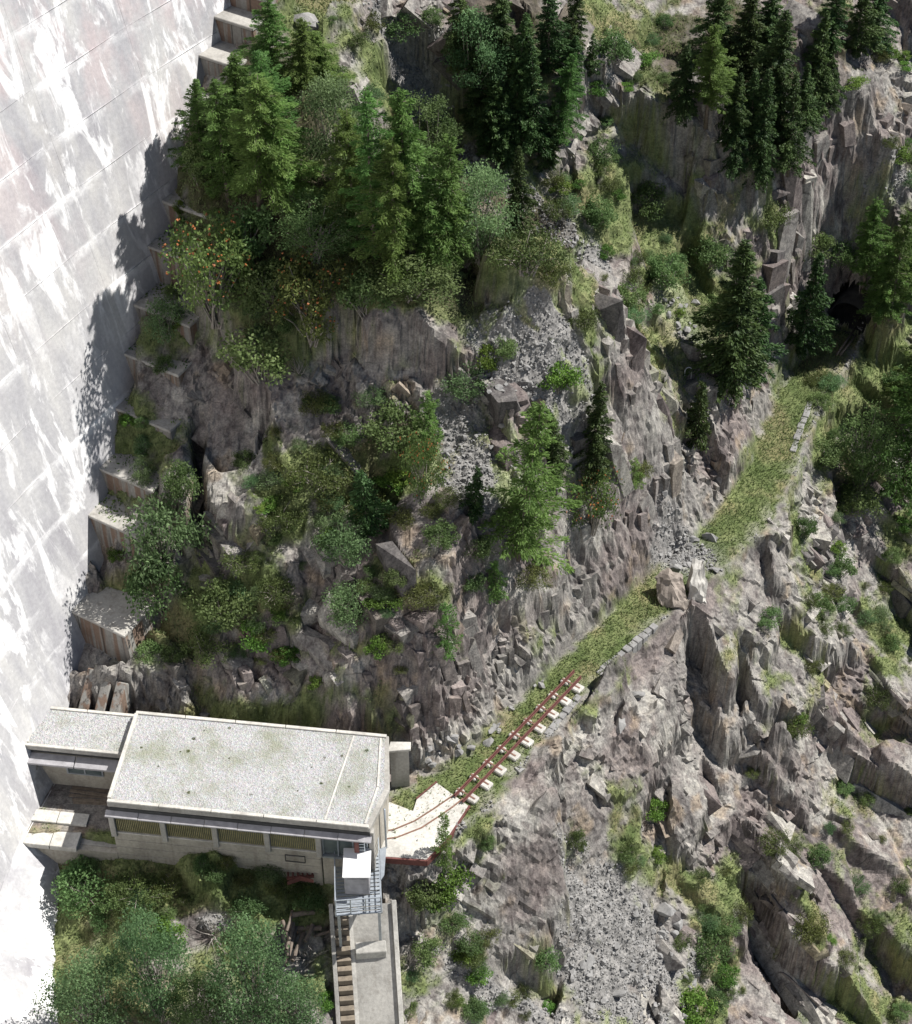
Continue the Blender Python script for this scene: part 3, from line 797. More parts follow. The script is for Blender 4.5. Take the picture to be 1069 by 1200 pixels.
for k_, (i_, s_) in enumerate(zip(bi, bs)):
    R0 = Matrix(BASES[int(zone[i_])].tolist()).transposed()
    ang = .10 if random.random() < .93 else .6
    J = Matrix.Rotation(random.gauss(0, ang), 3, 'X') @ Matrix.Rotation(random.gauss(0, ang), 3, 'Y') @ Matrix.Rotation(random.gauss(0, ang), 3, 'Z')
    RR = R0 @ J
    which = random.randrange(len(BLOCK)); V_, F_ = BLOCK[which]
    nrm = Vector(Nrm[i_]); sc = Vector((s_ * random.uniform(1.0, 1.9), s_ * random.uniform(.75, 1.2), s_ * random.uniform(.75, 1.25)))
    # reach of the block along the slope normal decides how deep it sits
    reach = abs((RR @ Vector((1, 0, 0))).dot(nrm)) * sc.x * .9 + abs((RR @ Vector((0, 1, 0))).dot(nrm)) * sc.y * .4 + abs((RR @ Vector((0, 0, 1))).dot(nrm)) * sc.z * .65
    pos = Vector(PF[i_]) - nrm * (reach - min(reach * .62, random.uniform(.06, .24 if zone[i_] else .16) * s_ + .07))
    Mx = np.array(RR) * np.array(sc)[None, :]
    W = V_ @ Mx.T + np.array(pos)
    allV.append(W); allF.append(F_ + vo); vo += len(W)
    if k_ < 290:
        o_ = bpy.data.objects.new('rock_block', shared[which * 4 + random.choice((0, 0, 1, 1, 2, 3))]); link(o_, ground)
        o_.matrix_world = Matrix.Translation(pos) @ (RR @ Matrix.Diagonal(sc)).to_4x4()
    else:
        c_ = C[i_] * random.uniform(.72, 1.3); pv.append(W); pf_.append(F_ + off); off += len(W)
        pc_.append(np.tile(np.clip(c_, .08, .46), (len(W), 1)))
small = np_mesh('rock_blocks', np.concatenate(pv), np.concatenate(pf_), M['terrain'], False, {'Col': np.concatenate(pc_), 'rock': np.ones(off)})
so_ = link(bpy.data.objects.new('rock_blocks', small), ground); so_['kind'] = 'stuff'
nq = len(PF)
bvh = BVHTree.FromPolygons(PF.tolist() + np.concatenate(allV).tolist(), quads.tolist() + (np.concatenate(allF) + nq).tolist())

# wider mountainside round the detailed sheet
def far_z(x, y):
    q = np.maximum(0, np.maximum(np.maximum(GX0 + 2 - x, x - GX1 + 2), np.maximum(GY0 + 2 - y, y - GY1 + 2)))
    up = (y - 75) * .30 + np.abs(x - 5) * .05
    return up + 14 * (fbm(np.stack([x, y, 0 * x], 1), .02, 4, 5) - .5)
fx = np.concatenate([np.linspace(-420, GX0 + 1, 26), np.linspace(GX0 + 4, GX1 - 4, 16), np.linspace(GX1 - 1, 420, 26)])
fy = np.concatenate([np.linspace(-260, GY0 + 1, 26), np.linspace(GY0 + 4, GY1 - 4, 18), np.linspace(GY1 - 1, 620, 30)])
ax, ay = np.meshgrid(fx, fy); ax = ax.ravel(); ay = ay.ravel()
inside = (ax > GX0) & (ax < GX1) & (ay > GY0) & (ay < GY1)
az = far_z(ax, ay)
for i_ in np.where(inside)[0]: az[i_] = sample(Z, ax[i_], ay[i_]) - 9
edge_i = np.where((~inside) & (ax > GX0 - 60) & (ax < GX1 + 60) & (ay > GY0 - 60) & (ay < GY1 + 60))[0]
for i_ in edge_i:
    cx = min(max(ax[i_], GX0 + .1), GX1 - .1); cy = min(max(ay[i_], GY0 + .1), GY1 - .1)
    q = math.hypot(ax[i_] - cx, ay[i_] - cy); t = min(q / 60, 1)
    az[i_] = (sample(Z, cx, cy) - .6) * (1 - t) + az[i_] * t
fi = (np.arange(len(fy) - 1)[:, None] * len(fx) + np.arange(len(fx) - 1)[None, :]).ravel()
fq = np.stack([fi, fi + 1, fi + len(fx) + 1, fi + len(fx)], 1)
fm = np_mesh('mountainside', np.stack([ax, ay, az], 1), fq, M['terrain'], True, {'Col': np.tile(np.array([.17, .17, .13]), (len(ax), 1)), 'rock': np.full(len(ax), .6)})
fo = bpy.data.objects.new('mountainside', fm); link(fo); tag(fo, kind='structure')

O = Vector((0, 0, CAM_H))
def hit(px, py):
    d = ray(px, py).normalized()
    r = bvh.ray_cast(O, d, 400)
    return (r[0], r[1]) if r[0] is not None else (at(px, py, 0), Vector((0, 0, 1)))
def drop(x, y, z0=90):
    r = bvh.ray_cast(Vector((x, y, z0)), Vector((0, 0, -1)), 300)
    return (r[0], r[1]) if r[0] is not None else (Vector((x, y, 0)), Vector((0, 0, 1)))
def top_z(base, px, py):
    d = ray(px, py)
    return CAM_H + base.y * d.z / d.y

# tunnel: rock-lined bore and its rough portal
tb = MB(); ring = []
for k_ in range(10):
    for j in range(13):
        a = math.pi * j / 12; r = 1.45 + .12 * random.random()
        p = TC + TS * (math.cos(a) * r) + PATH_DIR * (-.2 + k_ * 1.3) + Vector((0, 0, -.05 + math.sin(a) * (1.5 + .15 * random.random()) + .75 * math.sin(a)))
        ring.append(p)
tb.v = [tuple(p) for p in ring]
for k_ in range(9):
    for j in range(12):
        tb.f.append((k_*13 + j, k_*13 + j + 1, (k_+1)*13 + j + 1, (k_+1)*13 + j))
tb.f.append(tuple(9*13 + j for j in range(13)))
b0 = len(tb.v)
for k_ in (0, 9):
    for s in (1.6, -1.6): tb.v.append(tuple(TC + TS * s + PATH_DIR * (-.2 + k_ * 1.3) + Vector((0, 0, .02))))
tb.f.append((b0, b0 + 1, b0 + 3, b0 + 2))
tn = tb.build('rock_tunnel', mat_plain('tunnel_rock', (.085, .08, .075), .95, 0, .4, 2, .06)); tag(tn, kind='structure')
def leaves(name, C_, axis_, ln, wd, tint, mat):
    """one rhombus per leaf or needle spray"""
    n = len(C_)
    a = axis_ / np.linalg.norm(axis_, axis=1)[:, None]
    r = rng.normal(size=(n, 3)); b = np.cross(a, r); b /= np.linalg.norm(b, axis=1)[:, None] + 1e-9
    ln = np.broadcast_to(ln, n)[:, None]; wd = np.broadcast_to(wd, n)[:, None]
    V = np.stack([C_ - a * ln / 2, C_ + b * wd / 2, C_ + a * ln / 2, C_ - b * wd / 2], 1).reshape(-1, 3)
    F = np.arange(n * 4).reshape(n, 4)
    return np_mesh(name, V, F, mat, False, {'tint': np.repeat(tint, 4)})

M['tread'] = mat_concrete('brown_step', (.24, .20, .15), (.13, .11, .09))
M['moss'] = mat_plain('moss_and_soil', (.08, .10, .03), .95, 0, .4, 3, .05)
# ================================================================== THE DAM
dam = empty('dam', dam_pt(0, 0))
dam_o = dam.location.copy()
tag(dam, 'huge pale concrete dam wall with lime streaks filling the left side', 'dam')
LIFT = 2.5; BLK = 6.4
def dam_strip(s0, s1, z0, z1, out, thick, ns=2):
    b = MB()
    for k_ in range(ns):
        a = s0 + (s1 - s0) * k_ / ns; c = s0 + (s1 - s0) * (k_ + 1) / ns
        b.poly([dam_pt(a, z0, out) - dam_o, dam_pt(c, z0, out) - dam_o, dam_pt(c, z1, out) - dam_o, dam_pt(a, z1, out) - dam_o])
    b.poly([dam_pt(s0, z1, out) - dam_o, dam_pt(s1, z1, out) - dam_o, dam_pt(s1, z1, out - thick) - dam_o, dam_pt(s0, z1, out - thick) - dam_o])
    b.poly([dam_pt(s0, z0, out - thick) - dam_o, dam_pt(s1, z0, out - thick) - dam_o, dam_pt(s1, z0, out) - dam_o, dam_pt(s0, z0, out) - dam_o])
    b.poly([dam_pt(s0, z0, out) - dam_o, dam_pt(s0, z1, out) - dam_o, dam_pt(s0, z1, out - thick) - dam_o, dam_pt(s0, z0, out - thick) - dam_o])
    b.poly([dam_pt(s1, z0, out) - dam_o, dam_pt(s1, z0, out - thick) - dam_o, dam_pt(s1, z1, out - thick) - dam_o, dam_pt(s1, z1, out) - dam_o])
    return b
body = MB()
ss = [-70 + 5 * i for i in range(26)]
zz = [-26, 0, 20, 40, 68]
for i in range(len(ss) - 1):
    for j in range(len(zz) - 1):
        body.poly([dam_pt(ss[i], zz[j], -.05) - dam_o, dam_pt(ss[i+1], zz[j], -.05) - dam_o, dam_pt(ss[i+1], zz[j+1], -.05) - dam_o, dam_pt(ss[i], zz[j+1], -.05) - dam_o])
    body.poly([dam_pt(ss[i], 68, -.05) - dam_o, dam_pt(ss[i+1], 68, -.05) - dam_o, dam_pt(ss[i+1], 68, -6) - dam_o, dam_pt(ss[i], 68, -6) - dam_o])
    body.poly([dam_pt(ss[i], 68, -6) - dam_o, dam_pt(ss[i+1], 68, -6) - dam_o, dam_pt(ss[i+1], -26, -34) - dam_o, dam_pt(ss[i], -26, -34) - dam_o])
body.build('wall_body', M['dam'], dam)
si = -17.6
while si < 42:
    zi = -10.0
    while zi < 46:
        g = .005
        jo = random.uniform(-.004, .004)
        dam_strip(si + g, si + BLK - g, zi + g, zi + LIFT - g, jo, .04).build('wall_panel', M['dam'], dam)
        zi += LIFT
    si += BLK

# stepped abutment blocks where the wall meets the rock
def DT(s, o, z): return dam_pt(s, z if False else 0, 0) + DN * (o) + Vector((0, 0, z))
def abut(s0, s1, o1, z0, z1, label, taper=.0, big=False):
    # o measured outwards from the wall face at height z1
    base = dam_pt(s0, z1)
    r = empty('abutment_block', base)
    tag(r, label, 'concrete block', 'stepped abutment blocks along the dam toe')
    f = DH; n = DN
    def T(u, v, w): return f * u + n * v + Vector((0, 0, w))
    L_ = s1 - s0
    b = MB()
    b.hexa([T(0, -2.2, z0 - z1), T(-.1, o1, z0 - z1), T(L_, o1, z0 - z1), T(L_, -2.2, z0 - z1), T(0, -2.2, 0), T(-.1, o1 * (1 - taper), 0), T(L_, o1 * (1 - taper), 0), T(L_, -2.2, 0)])
    b.build('body', M['abut'], r, bevel=.05)
    c = MB(); c.hexa([T(-.06, -2.1, .0), T(-.16, o1 * (1 - taper) + .06, .0), T(L_, o1 * (1 - taper) + .06, .0), T(L_, -2.1, .0), T(-.06, -2.1, .16), T(-.16, o1 * (1 - taper) + .06, .16), T(L_, o1 * (1 - taper) + .06, .16), T(L_, -2.1, .16)])
    c.build('cap', M['conc'], r, bevel=.03)
    n_ = 0 if big else 420
    if n_:
        q = np.stack([rng.uniform(0, 1, n_) ** .6 * L_, rng.uniform(-.6, o1, n_)], 1)
        Cq = q[:, :1] * np.array(f) + q[:, 1:] * np.array(n) + np.array([0, 0, .18])
        link(bpy.data.objects.new('moss_cover', leaves('moss', Cq, rng.normal(0, .6, (n_, 3)) + np.array([0, 0, .8]), .2, .07, rng.random(n_), M['bright'])), r)['kind'] = 'stuff'
    return r
STEPS = [(5.6, 3.6, 'largest abutment block, lowest of the steps, wide pale cap above rust stains'),
 (8.6, 2.7, 'second lowest abutment block, rusty streaked front beside small willow shrub'),
 (10.6, 2.6, 'third abutment block from the bottom with dark rust runs on its front'),
 (12.4, 2.4, 'fourth abutment block from the bottom, below the leaning rock pillar'),
 (14.2, 2.3, 'fifth abutment block from the bottom, mossy ledge at its foot'),
 (15.9, 2.3, 'sixth abutment block from the bottom, beside the pale green bush'),
 (17.5, 2.2, 'seventh abutment block from the bottom, rust stain on its middle'),
 (19.2, 2.2, 'eighth abutment block from the bottom, half hidden in tree shadow'),
 (21.0, 2.1, 'ninth abutment block from the bottom, under the big larches'),
 (22.8, 2.0, 'pale topped abutment block, fourth from the top beside the larches'),
 (24.2, 1.9, 'third abutment block from the top with angular sunlit face'),
 (25.4, 1.9, 'second abutment block from the top edge of the picture'),
 (26.8, 1.9, 'topmost abutment block at the upper edge of the picture')]
for i, (z1, o1, lab) in enumerate(STEPS):
    s0 = toe_s(z1) - .6
    s0 += random.uniform(-.35, .35) if i else 0
    s1 = s0 + (3.4 if i == 0 else random.uniform(2.2, 3.0))
    abut(s0, s1, o1 * (1 if i == 0 else random.uniform(1.1, 1.6)), z1 - 4.2, z1 + (0 if i == 0 else random.uniform(-.35, .35)), lab, random.uniform(.02, .14), i in (0, 9, 10, 11))
# concrete ribs running up behind the building beside the dam
for i, (dx, lab) in enumerate(((0, 'concrete rib next to the dam behind the building'), (.9, 'middle narrow concrete rib behind the building'), (1.7, 'outer concrete rib nearest the rock behind the building'))):
    a = dam_pt(1.6, 1.2, .9 + dx); c = dam_pt(4.4, 4.0, .9 + dx + .5)
    o = MB().beam(a - Vector((0, 0, .55)), c - Vector((0, 0, .55)), .5, 1.2).build('concrete_rib', M['abut'], None, bevel=.04)
    tag(o, lab, 'concrete rib', 'concrete ribs behind the building')

# ================================================================== BUILDING
BO = at(125, 940, 3.3); BA = math.radians(-7.0)
bex = Vector((math.cos(BA), math.sin(BA), 0)); bey = Vector((-math.sin(BA), math.cos(BA), 0))
bld = empty('dam_building', (BO.x, BO.y, 0), BA)
tag(bld, 'long concrete service building with flat gravel roof at the dam foot', 'building')
def part(name, mat, parent=bld, bevel=.012, **kw):
    pass
RL = 11.9; RD = 5.35; RZ = 3.3
outline = [(0, 0), (RL, 0), (RL + .55, 2.3), (RL + .05, RD), (0, RD)]
MB().prism(outline, RZ - .32, RZ - .02).build('roof_slab', M['conc'], bld, bevel=.02)
inset = [(.14, .14), (RL - .18, .14), (RL + .3, 2.3), (RL - .12, RD - .14), (.14, RD - .14)]
MB().prism(inset, RZ - .018, RZ + .01).build('roof_gravel', M['roofgravel'], bld)
def kerb(a, b, w=.17, h=.1, z=RZ, mat='conc_light'):
    p = Vector((a[0], a[1], z + h / 2 - .015)); q = Vector((b[0], b[1], z + h / 2 - .015))
    o = MB().beam(p, q, w, h + .0).build('roof_kerb', M[mat], bld, bevel=.015); return o
for k_ in range(5):
    a = .02 + k_ * (RL - .04) / 5; b = a + (RL - .04) / 5 - .03
    kerb((a, .07), (b, .07))
    kerb((a, RD - .07), (b, RD - .07))
kerb((.08, .18), (.08, RD - .18), .17, .16)
kerb((RL - 2.05, .2), (RL - 1.55, RD - .2), .09, .06)
kerb((RL - .25, .2), (RL - .0, 2.3), .10, .07); kerb((RL - .0, 2.32), (RL - .3, RD - .2), .10, .07)
# dark drip gap and the projecting eave made of sheets
MB().box(.1, RL, -.02, .1, RZ - .54, RZ - .33).build('drip_gap', M['dark'], bld)
nsh = 8
for k_ in range(nsh):
    a = -.1 + k_ * (RL + .2) / nsh; b = a + (RL + .2) / nsh - .02
    dz = random.uniform(-.015, .015)
    MB().hexa([(a, -.3, RZ - .74 + dz), (b, -.3, RZ - .74 + dz), (b, .0, RZ - .66 + dz), (a, .0, RZ - .66 + dz), (a, -.3, RZ - .67 + dz), (b, -.3, RZ - .67 + dz), (b, .0, RZ - .55 + dz), (a, .0, RZ - .55 + dz)]).build('eave_sheet', M['sheet'], bld, bevel=.008)
# front wall below the windows, in bays
WB = RZ - .75
bays = [.1, 2.45, 4.82, 7.2, 9.55]
MB().box(0.05, 9.6, -.02, .25, -4.2, RZ - 2.05).build('front_wall', M['wall'], bld, bevel=.02)
for k_ in range(4):   # board-marked concrete courses
    MB().box(.06, 9.55, -.035 - .004 * k_, -.018, RZ - 2.5 - k_ * .55, RZ - 2.08 - k_ * .55).build('wall_course', M['wall'], bld)
for x in bays:
    MB().box(x - .13, x + .13, -.14, .1, RZ - 2.35, WB + .05).build('column', M['conc'], bld, bevel=.02)
for k_ in range(4):
    x0, x1 = bays[k_] + .14, bays[k_ + 1] - .14
    w = empty('window', (0, 0, 0)); w.parent = bld
    MB().box(x0, x1, .06, .09, RZ - 2.05, WB).build('pane', M['glass'], w)
    n = 24
    for j in range(n):
        x = x0 + (j + .5) * (x1 - x0) / n
        MB().box(x - .022, x + .022, .0, .055, RZ - 2.04, WB).build('glazing_bar', M['slat'], w)
    MB().box(x0 - .05, x1 + .05, -.06, .08, RZ - 2.12, RZ - 2.055).build('sill', M['conc_light'], w)
# the tall glazed bay at the right end
MB().box(9.7, 11.75, .1, .14, RZ - 2.25, WB - .02).build('end_bay_glass', M['glass'], bld)
for x in (9.72, 10.4, 11.08, 11.74): MB().box(x - .03, x + .03, .04, .12, RZ - 2.3, WB).build('mullion', M['steel'], bld)
MB().box(9.66, 11.8, -.06, .14, RZ - 2.42, RZ - 2.3).build('end_bay_sill', M['steel'], bld)
MB().box(9.66, 11.85, .02, .3, -2.4, RZ - 2.43).build('end_bay_wall', M['wall'], bld)
MB().box(11.82, 12.05, .0, .3, -1.5, RZ - .34).build('corner_post', M['conc'], bld, bevel=.02)
MB().hexa([(11.75, .3, -.3), (11.9, .3, -.3), (12.3, 2.3, -.3), (12.15, 2.3, -.3), (11.75, .3, RZ - .33), (11.9, .3, RZ - .33), (12.3, 2.3, RZ - .33), (12.15, 2.3, RZ - .33)]).build('end_wall', M['wall'], bld)
MB().hexa([(12.15, 2.31, -.3), (12.3, 2.31, -.3), (11.9, RD - .1, -.3), (11.75, RD - .1, -.3), (12.15, 2.31, RZ - .33), (12.3, 2.31, RZ - .33), (11.9, RD - .1, RZ - .33), (11.75, RD - .1, RZ - .33)]).build('end_wall', M['wall'], bld)
MB().box(.05, .3, .26, RD - .1, -3, RZ - .33).build('side_wall', M['wall'], bld)
MB().box(.05, 11.7, RD - .35, RD - .1, -1, RZ - .33).build('back_wall', M['wall'], bld)
dp = MB(); dp.tube([(12.33, 1.4, RZ - .35), (12.35, 1.4, .1)], .05); dp.build('downpipe', M['steel'], bld, smooth=True)
# small side roof at the back right corner
MB().prism([(RL + .06, RD - .55), (RL + 1.1, RD - .3), (RL + 1.05, RD + .15), (RL + .1, RD + .05)], RZ - .6, RZ - .45).build('porch_roof', M['conc_light'], bld, bevel=.02)
MB().prism([(RL + .15, RD - .4), (RL + 1.0, RD - .2), (RL + .95, RD), (RL + .15, RD)], .0, RZ - .61).build('porch_wall', M['conc'], bld)

# ---- annex between hall and dam
AZ = 2.95
MB().box(-4.75, -.02, 3.0, RD + .1, AZ - .25, AZ - .02).build('annex_roof', M['conc'], bld, bevel=.02)
MB().box(-4.6, -.1, 3.1, RD, AZ - .018, AZ + .01).build('annex_gravel', M['roofgravel'], bld)
for a, b in (((-4.72, 3.07), (-2.4, 3.07)), ((-2.37, 3.07), (-.05, 3.07)), ((-4.72, RD + .02), (-2.4, RD + .02)), ((-2.37, RD + .02), (-.05, RD + .02))): kerb(a, b, .16, .09, AZ)
kerb((-4.66, 3.2), (-4.66, RD - .1), .14, .09, AZ)
MB().box(-4.6, -.1, 3.12, 3.3, AZ - .52, AZ - .26).build('annex_drip_gap', M['dark'], bld)
for k_ in range(2): MB().hexa([(-4.7 + k_ * 2.35, 2.55, AZ - .78), (-2.4 + k_ * 2.35, 2.55, AZ - .78), (-2.4 + k_ * 2.35, 3.1, AZ - .68), (-4.7 + k_ * 2.35, 3.1, AZ - .68), (-4.7 + k_ * 2.35, 2.55, AZ - .66), (-2.4 + k_ * 2.35, 2.55, AZ - .66), (-2.4 + k_ * 2.35, 3.1, AZ - .53), (-4.7 + k_ * 2.35, 3.1, AZ - .53)]).build('eave_sheet', M['sheet'], bld, bevel=.01)
MB().box(-4.5, -.1, 3.25, 3.5, -.6, AZ - .53).build('annex_wall', M['wall'], bld)
MB().hexa([(-4.9, 1.4, -.6), (-4.35, 1.4, -.6), (-4.35, 3.24, -.6), (-4.9, 3.24, -.6), (-4.9, 1.4, .2), (-4.5, 1.4, .2), (-4.3, 3.24, AZ - 1.0), (-4.9, 3.24, AZ - 1.0)]).build('buttress', M['conc'], bld, bevel=.03)
aw = empty('window', (0, 0, 0)); aw.parent = bld
MB().box(-2.95, -1.35, 3.2, 3.24, 1.05, 1.65).build('pane', M['glass'], aw)
for a, b, c, d in ((-3.03, -1.27, 1.65, 1.73), (-3.03, -1.27, .97, 1.05), (-3.03, -2.95, 1.05, 1.65), (-1.35, -1.27, 1.05, 1.65), (-2.18, -2.12, 1.05, 1.65)): MB().box(a, b, 3.17, 3.25, c, d).build('frame', M['steel'], aw)
MB().box(-4.9, .04, .9, 3.24, -1.0, -.1).build('terrace', M['conc'], bld)
MB().box(-4.9, -.02, .25, .9, -1.2, -.35).build('terrace_step', M['conc'], bld, bevel=.02)
for k_ in range(2):
    MB().box(-4.95 + k_ * 1.9, -3.08 + k_ * 1.45, .95, 1.62, -.12, .12).build('coping_slab', M['conc_light'], bld, bevel=.02)
    MB().box(-4.97 + k_ * 1.9, -3.1 + k_ * 1.3, -.25, .88, -.36, -.05).build('coping_slab', M['conc_light'], bld, bevel=.02)
MB().box(-4.8, .04, -.05, .24, -5, -.4).build('terrace_wall', M['wall'], bld)
MB().box(-1.7, -.9, -.075, -.051, -2.2, -1.5).build('vent_opening', M['dark'], bld)
# small service frame leaning on the wall
fr = MB()
for a, b in (((8.0, -.2, RZ - 2.3), (8.9, -.2, RZ - 2.3)), ((8.0, -.2, RZ - 2.75), (8.9, -.2, RZ - 2.75)), ((8.0, -.2, RZ - 2.3), (8.0, -.2, RZ - 2.75)), ((8.9, -.2, RZ - 2.3), (8.9, -.2, RZ - 2.75))): fr.beam(a, b, .04, .04)
fro = fr.build('leaning_trestle', M['dark']); fro.location = bld.location; fro.rotation_euler = bld.rotation_euler
tag(fro, 'small empty dark metal trestle leaning on the front wall', 'trestle')
def BW(u, v, z): return Vector((BO.x, BO.y, 0)) + bex * u + bey * v + Vector((0, 0, z))
# moss tufts growing on the roof are added with the plants; planks on the terrace
for i in range(8):
    p = BW(-1.6 + random.uniform(-.25, .15), 2.2 + .13 * i, -.06 + .06 * (i % 3))
    a = BA + random.uniform(-.06, .06); l = random.uniform(.9, 1.25)
    v = Vector((math.cos(a), math.sin(a), 0)) * l
    o = MB().beam(Vector((0, 0, 0)) - v, v, .16, .05).build('timber_plank', M['wood'], None, bevel=.008); o.location = p
    tag(o, 'weathered grey plank in the pile on the annex terrace', 'plank', 'planks piled on the terrace')
# ================================================================== DECK WITH CURVED RAILS
def pxp(lst, z): return [at(x, y, z) for x, y in lst]
DZ = .12
dk = empty('concrete_deck', at(490, 965, 0))
tag(dk, 'pale concrete deck with curved rails joining building and track', 'deck')
dl = dk.location
do = [(438,1003),(500,1007),(522,985),(549,944),(512,917),(488,937),(484,950),(447,936),(443,958)]
MB().prism([(p.x - dl.x, p.y - dl.y) for p in pxp(do, DZ)], DZ - .32, DZ).build('slab', M['conc_light'], dk, bevel=.02)
ed = pxp([(438,1004),(500,1008.5),(523,986),(550.5,944)], DZ)
for a, b in zip(ed[:-1], ed[1:]):
    a = a - dl; b = b - dl; a.z = b.z = DZ - .18
    MB().beam(a, b, .09, .38).build('edge_beam', M['red'], dk)
eb = pxp([(488,936),(512,916)], DZ)
MB().beam(Vector((eb[0].x - dl.x, eb[0].y - dl.y, DZ - .1)), Vector((eb[1].x - dl.x, eb[1].y - dl.y, DZ - .1)), .07, .26).build('edge_beam', M['red'], dk)
for pts in ([(440,976),(462,972),(486,962),(508,948),(524,937),(536,929)], [(440,985),(466,981),(494,970),(514,957),(530,946),(543,935.5)]):
    q = pxp(pts, DZ + .012)
    b = MB()
    for a, c in zip(q[:-1], q[1:]): b.beam(a - dl + Vector((0, 0, .0)), c - dl, .07, .035)
    b.build('embedded_rail', M['rail'], dk)

# ================================================================== LIGHT RAILWAY TRACK ON PEDESTALS
r0a, r0b = at(533, 931, .34), at(673, 785, .34)
r1a, r1b = at(542, 938, .34), at(681, 792, .34)
trk = empty('light_railway_track', at(605, 868, 0))
tag(trk, 'rusty red light railway track along the grassy path', 'track')
tl = trk.location
for a, b in ((r0a, r0b), (r1a, r1b)):
    rl = MB(); dv = (b - a)
    rl.beam(a - tl, b - tl, .055, .05); rl.beam(a - tl - Vector((0, 0, .075)), b - tl - Vector((0, 0, .075)), .025, .1); rl.beam(a - tl - Vector((0, 0, .135)), b - tl - Vector((0, 0, .135)), .12, .025)
    rl.build('rail', M['red'], trk)
mid_a = (r0a + r1a) / 2; mid_b = (r0b + r1b) / 2; axis = (mid_b - mid_a).normalized(); side = Vector((axis.y, -axis.x, 0))
SLP = ['concrete pedestal nearest the deck under the red track', 'second concrete pedestal from the deck under the red track', 'third concrete pedestal from the deck under the red track', 'fourth concrete pedestal from the deck under the red track', 'middle concrete pedestal of nine under the red track', 'fourth concrete pedestal from the far track end', 'third concrete pedestal from the far track end', 'second concrete pedestal from the far track end', 'last concrete pedestal at the far end of the red track']
for k_ in range(9):
    t = (k_ + .45) / 9.05
    c = mid_a.lerp(mid_b, t); gz = drop(c.x, c.y)[0].z
    e = empty('track_pedestal', (c.x, c.y, gz), math.atan2(side.y, side.x))
    tag(e, SLP[k_], 'pedestal', 'concrete pedestals under the track')
    hz = .34 - .15 - gz
    j = lambda: random.uniform(-.03, .03)
    MB().box(.14 + j(), .74 + j(), -.25 + j(), .25 + j(), -.4, hz).build('outer_block', M['conc_light'], e, bevel=.05)
    MB().box(-.48 + j(), -.06 + j(), -.2 + j(), .16 + j(), -.4, hz - .02).build('inner_block', M['conc_light'], e, bevel=.05)
    MB().box(-.45, .6, -.05, .03, hz - .0, hz + .02).build('tie_plate', M['rail'], e)

# ================================================================== STEEL PLATFORM, CABIN, INCLINE WITH STAIRS
PZ = .2
pl = empty('steel_platform', at(420, 1040, PZ))
tag(pl, 'blue-grey galvanised steel grating platform with railings below the cabin', 'platform')
po = pl.location
pc = [at(393, 1000, PZ), at(444, 997, PZ), at(447, 1068, PZ), at(394, 1072, PZ)]
ctr_ = sum(pc, Vector()) / 4
pc = [p - po for p in pc]
def lerp2(u, v): return pc[0].lerp(pc[1], u).lerp(pc[3].lerp(pc[2], u), v)
for k_ in range(17):
    v = k_ / 16; MB().beam(lerp2(0, v), lerp2(1, v), .15, .03).build('grating_bar', M['steel'], pl)
for u in (0, 1, .5): MB().beam(lerp2(u, 0) - Vector((0, 0, .1)), lerp2(u, 1) - Vector((0, 0, .1)), .09, .15).build('side_beam', M['steel'], pl)
RH = 1.05
for u, v in ((0, .0), (0, .33), (0, .66), (0, 1), (.33, 1), (.66, 1), (1, 1), (1, .66), (1, .33), (1, 0)):
    p = lerp2(u, v); MB().beam(p, p + Vector((0, 0, RH)), .05, .05).build('post', M['steel'], pl)
for h in (RH, .7, .35):
    for a, b in ((lerp2(0, 0), lerp2(0, 1)), (lerp2(0, 1), lerp2(1, 1)), (lerp2(1, 1), lerp2(1, 0))):
        MB().beam(a + Vector((0, 0, h)), b + Vector((0, 0, h)), .045, .045).build('rail_bar', M['steel'], pl)
for u, v in ((0.05, .1), (.95, .1), (0.05, .95), (.95, .95)):
    p = lerp2(u, v); MB().beam(p - Vector((0, 0, .1)), p - Vector((0, 0, 4.2)), .12, .12).build('support_leg', M['steel'], pl)
MB().hexa([lerp2(1.02, -.02), lerp2(1.18, -.06), lerp2(1.1, .42), lerp2(1.02, .5)] + [p + Vector((0, 0, .05)) for p in (lerp2(1.02, -.02), lerp2(1.18, -.06), lerp2(1.1, .42), lerp2(1.02, .5))]).build('gangplank', M['steel'], pl)

cbp = at(417.5, 1028, 1.7); cb = empty('white_cabin', Vector((cbp.x, cbp.y + .75, PZ)))
tag(cb, 'small white box cabin with sunlit roof on the steel platform', 'cabin')
w2 = .56
MB().box(-w2, w2, -.62, .62, .02, 1.42).build('body', M['sheet'], cb, bevel=.03)
MB().hexa([(-w2 - .06, -.76, 1.43), (w2 + .06, -.76, 1.43), (w2 + .06, .8, 1.5), (-w2 - .06, .8, 1.5), (-w2 - .06, -.76, 1.5), (w2 + .06, -.76, 1.5), (w2 + .06, .8, 1.57), (-w2 - .06, .8, 1.57)]).build('roof', M['white'], cb, bevel=.015)
MB().box(-w2 + .1, w2 - .1, -.645, -.622, .25, 1.2).build('door', M['sheet'], cb)
MB().box(-.12, .1, .5, .66, 1.58, 2.35).build('mast', M['red'], cb, bevel=.02)
for z in (1.7, 1.9, 2.1): MB().box(.1, .32, .56, .6, z, z + .04).build('rung', M['steel'], cb)
MB().box(.32, .36, .56, .6, 1.57, 2.3).build('ladder_rail', M['steel'], cb)

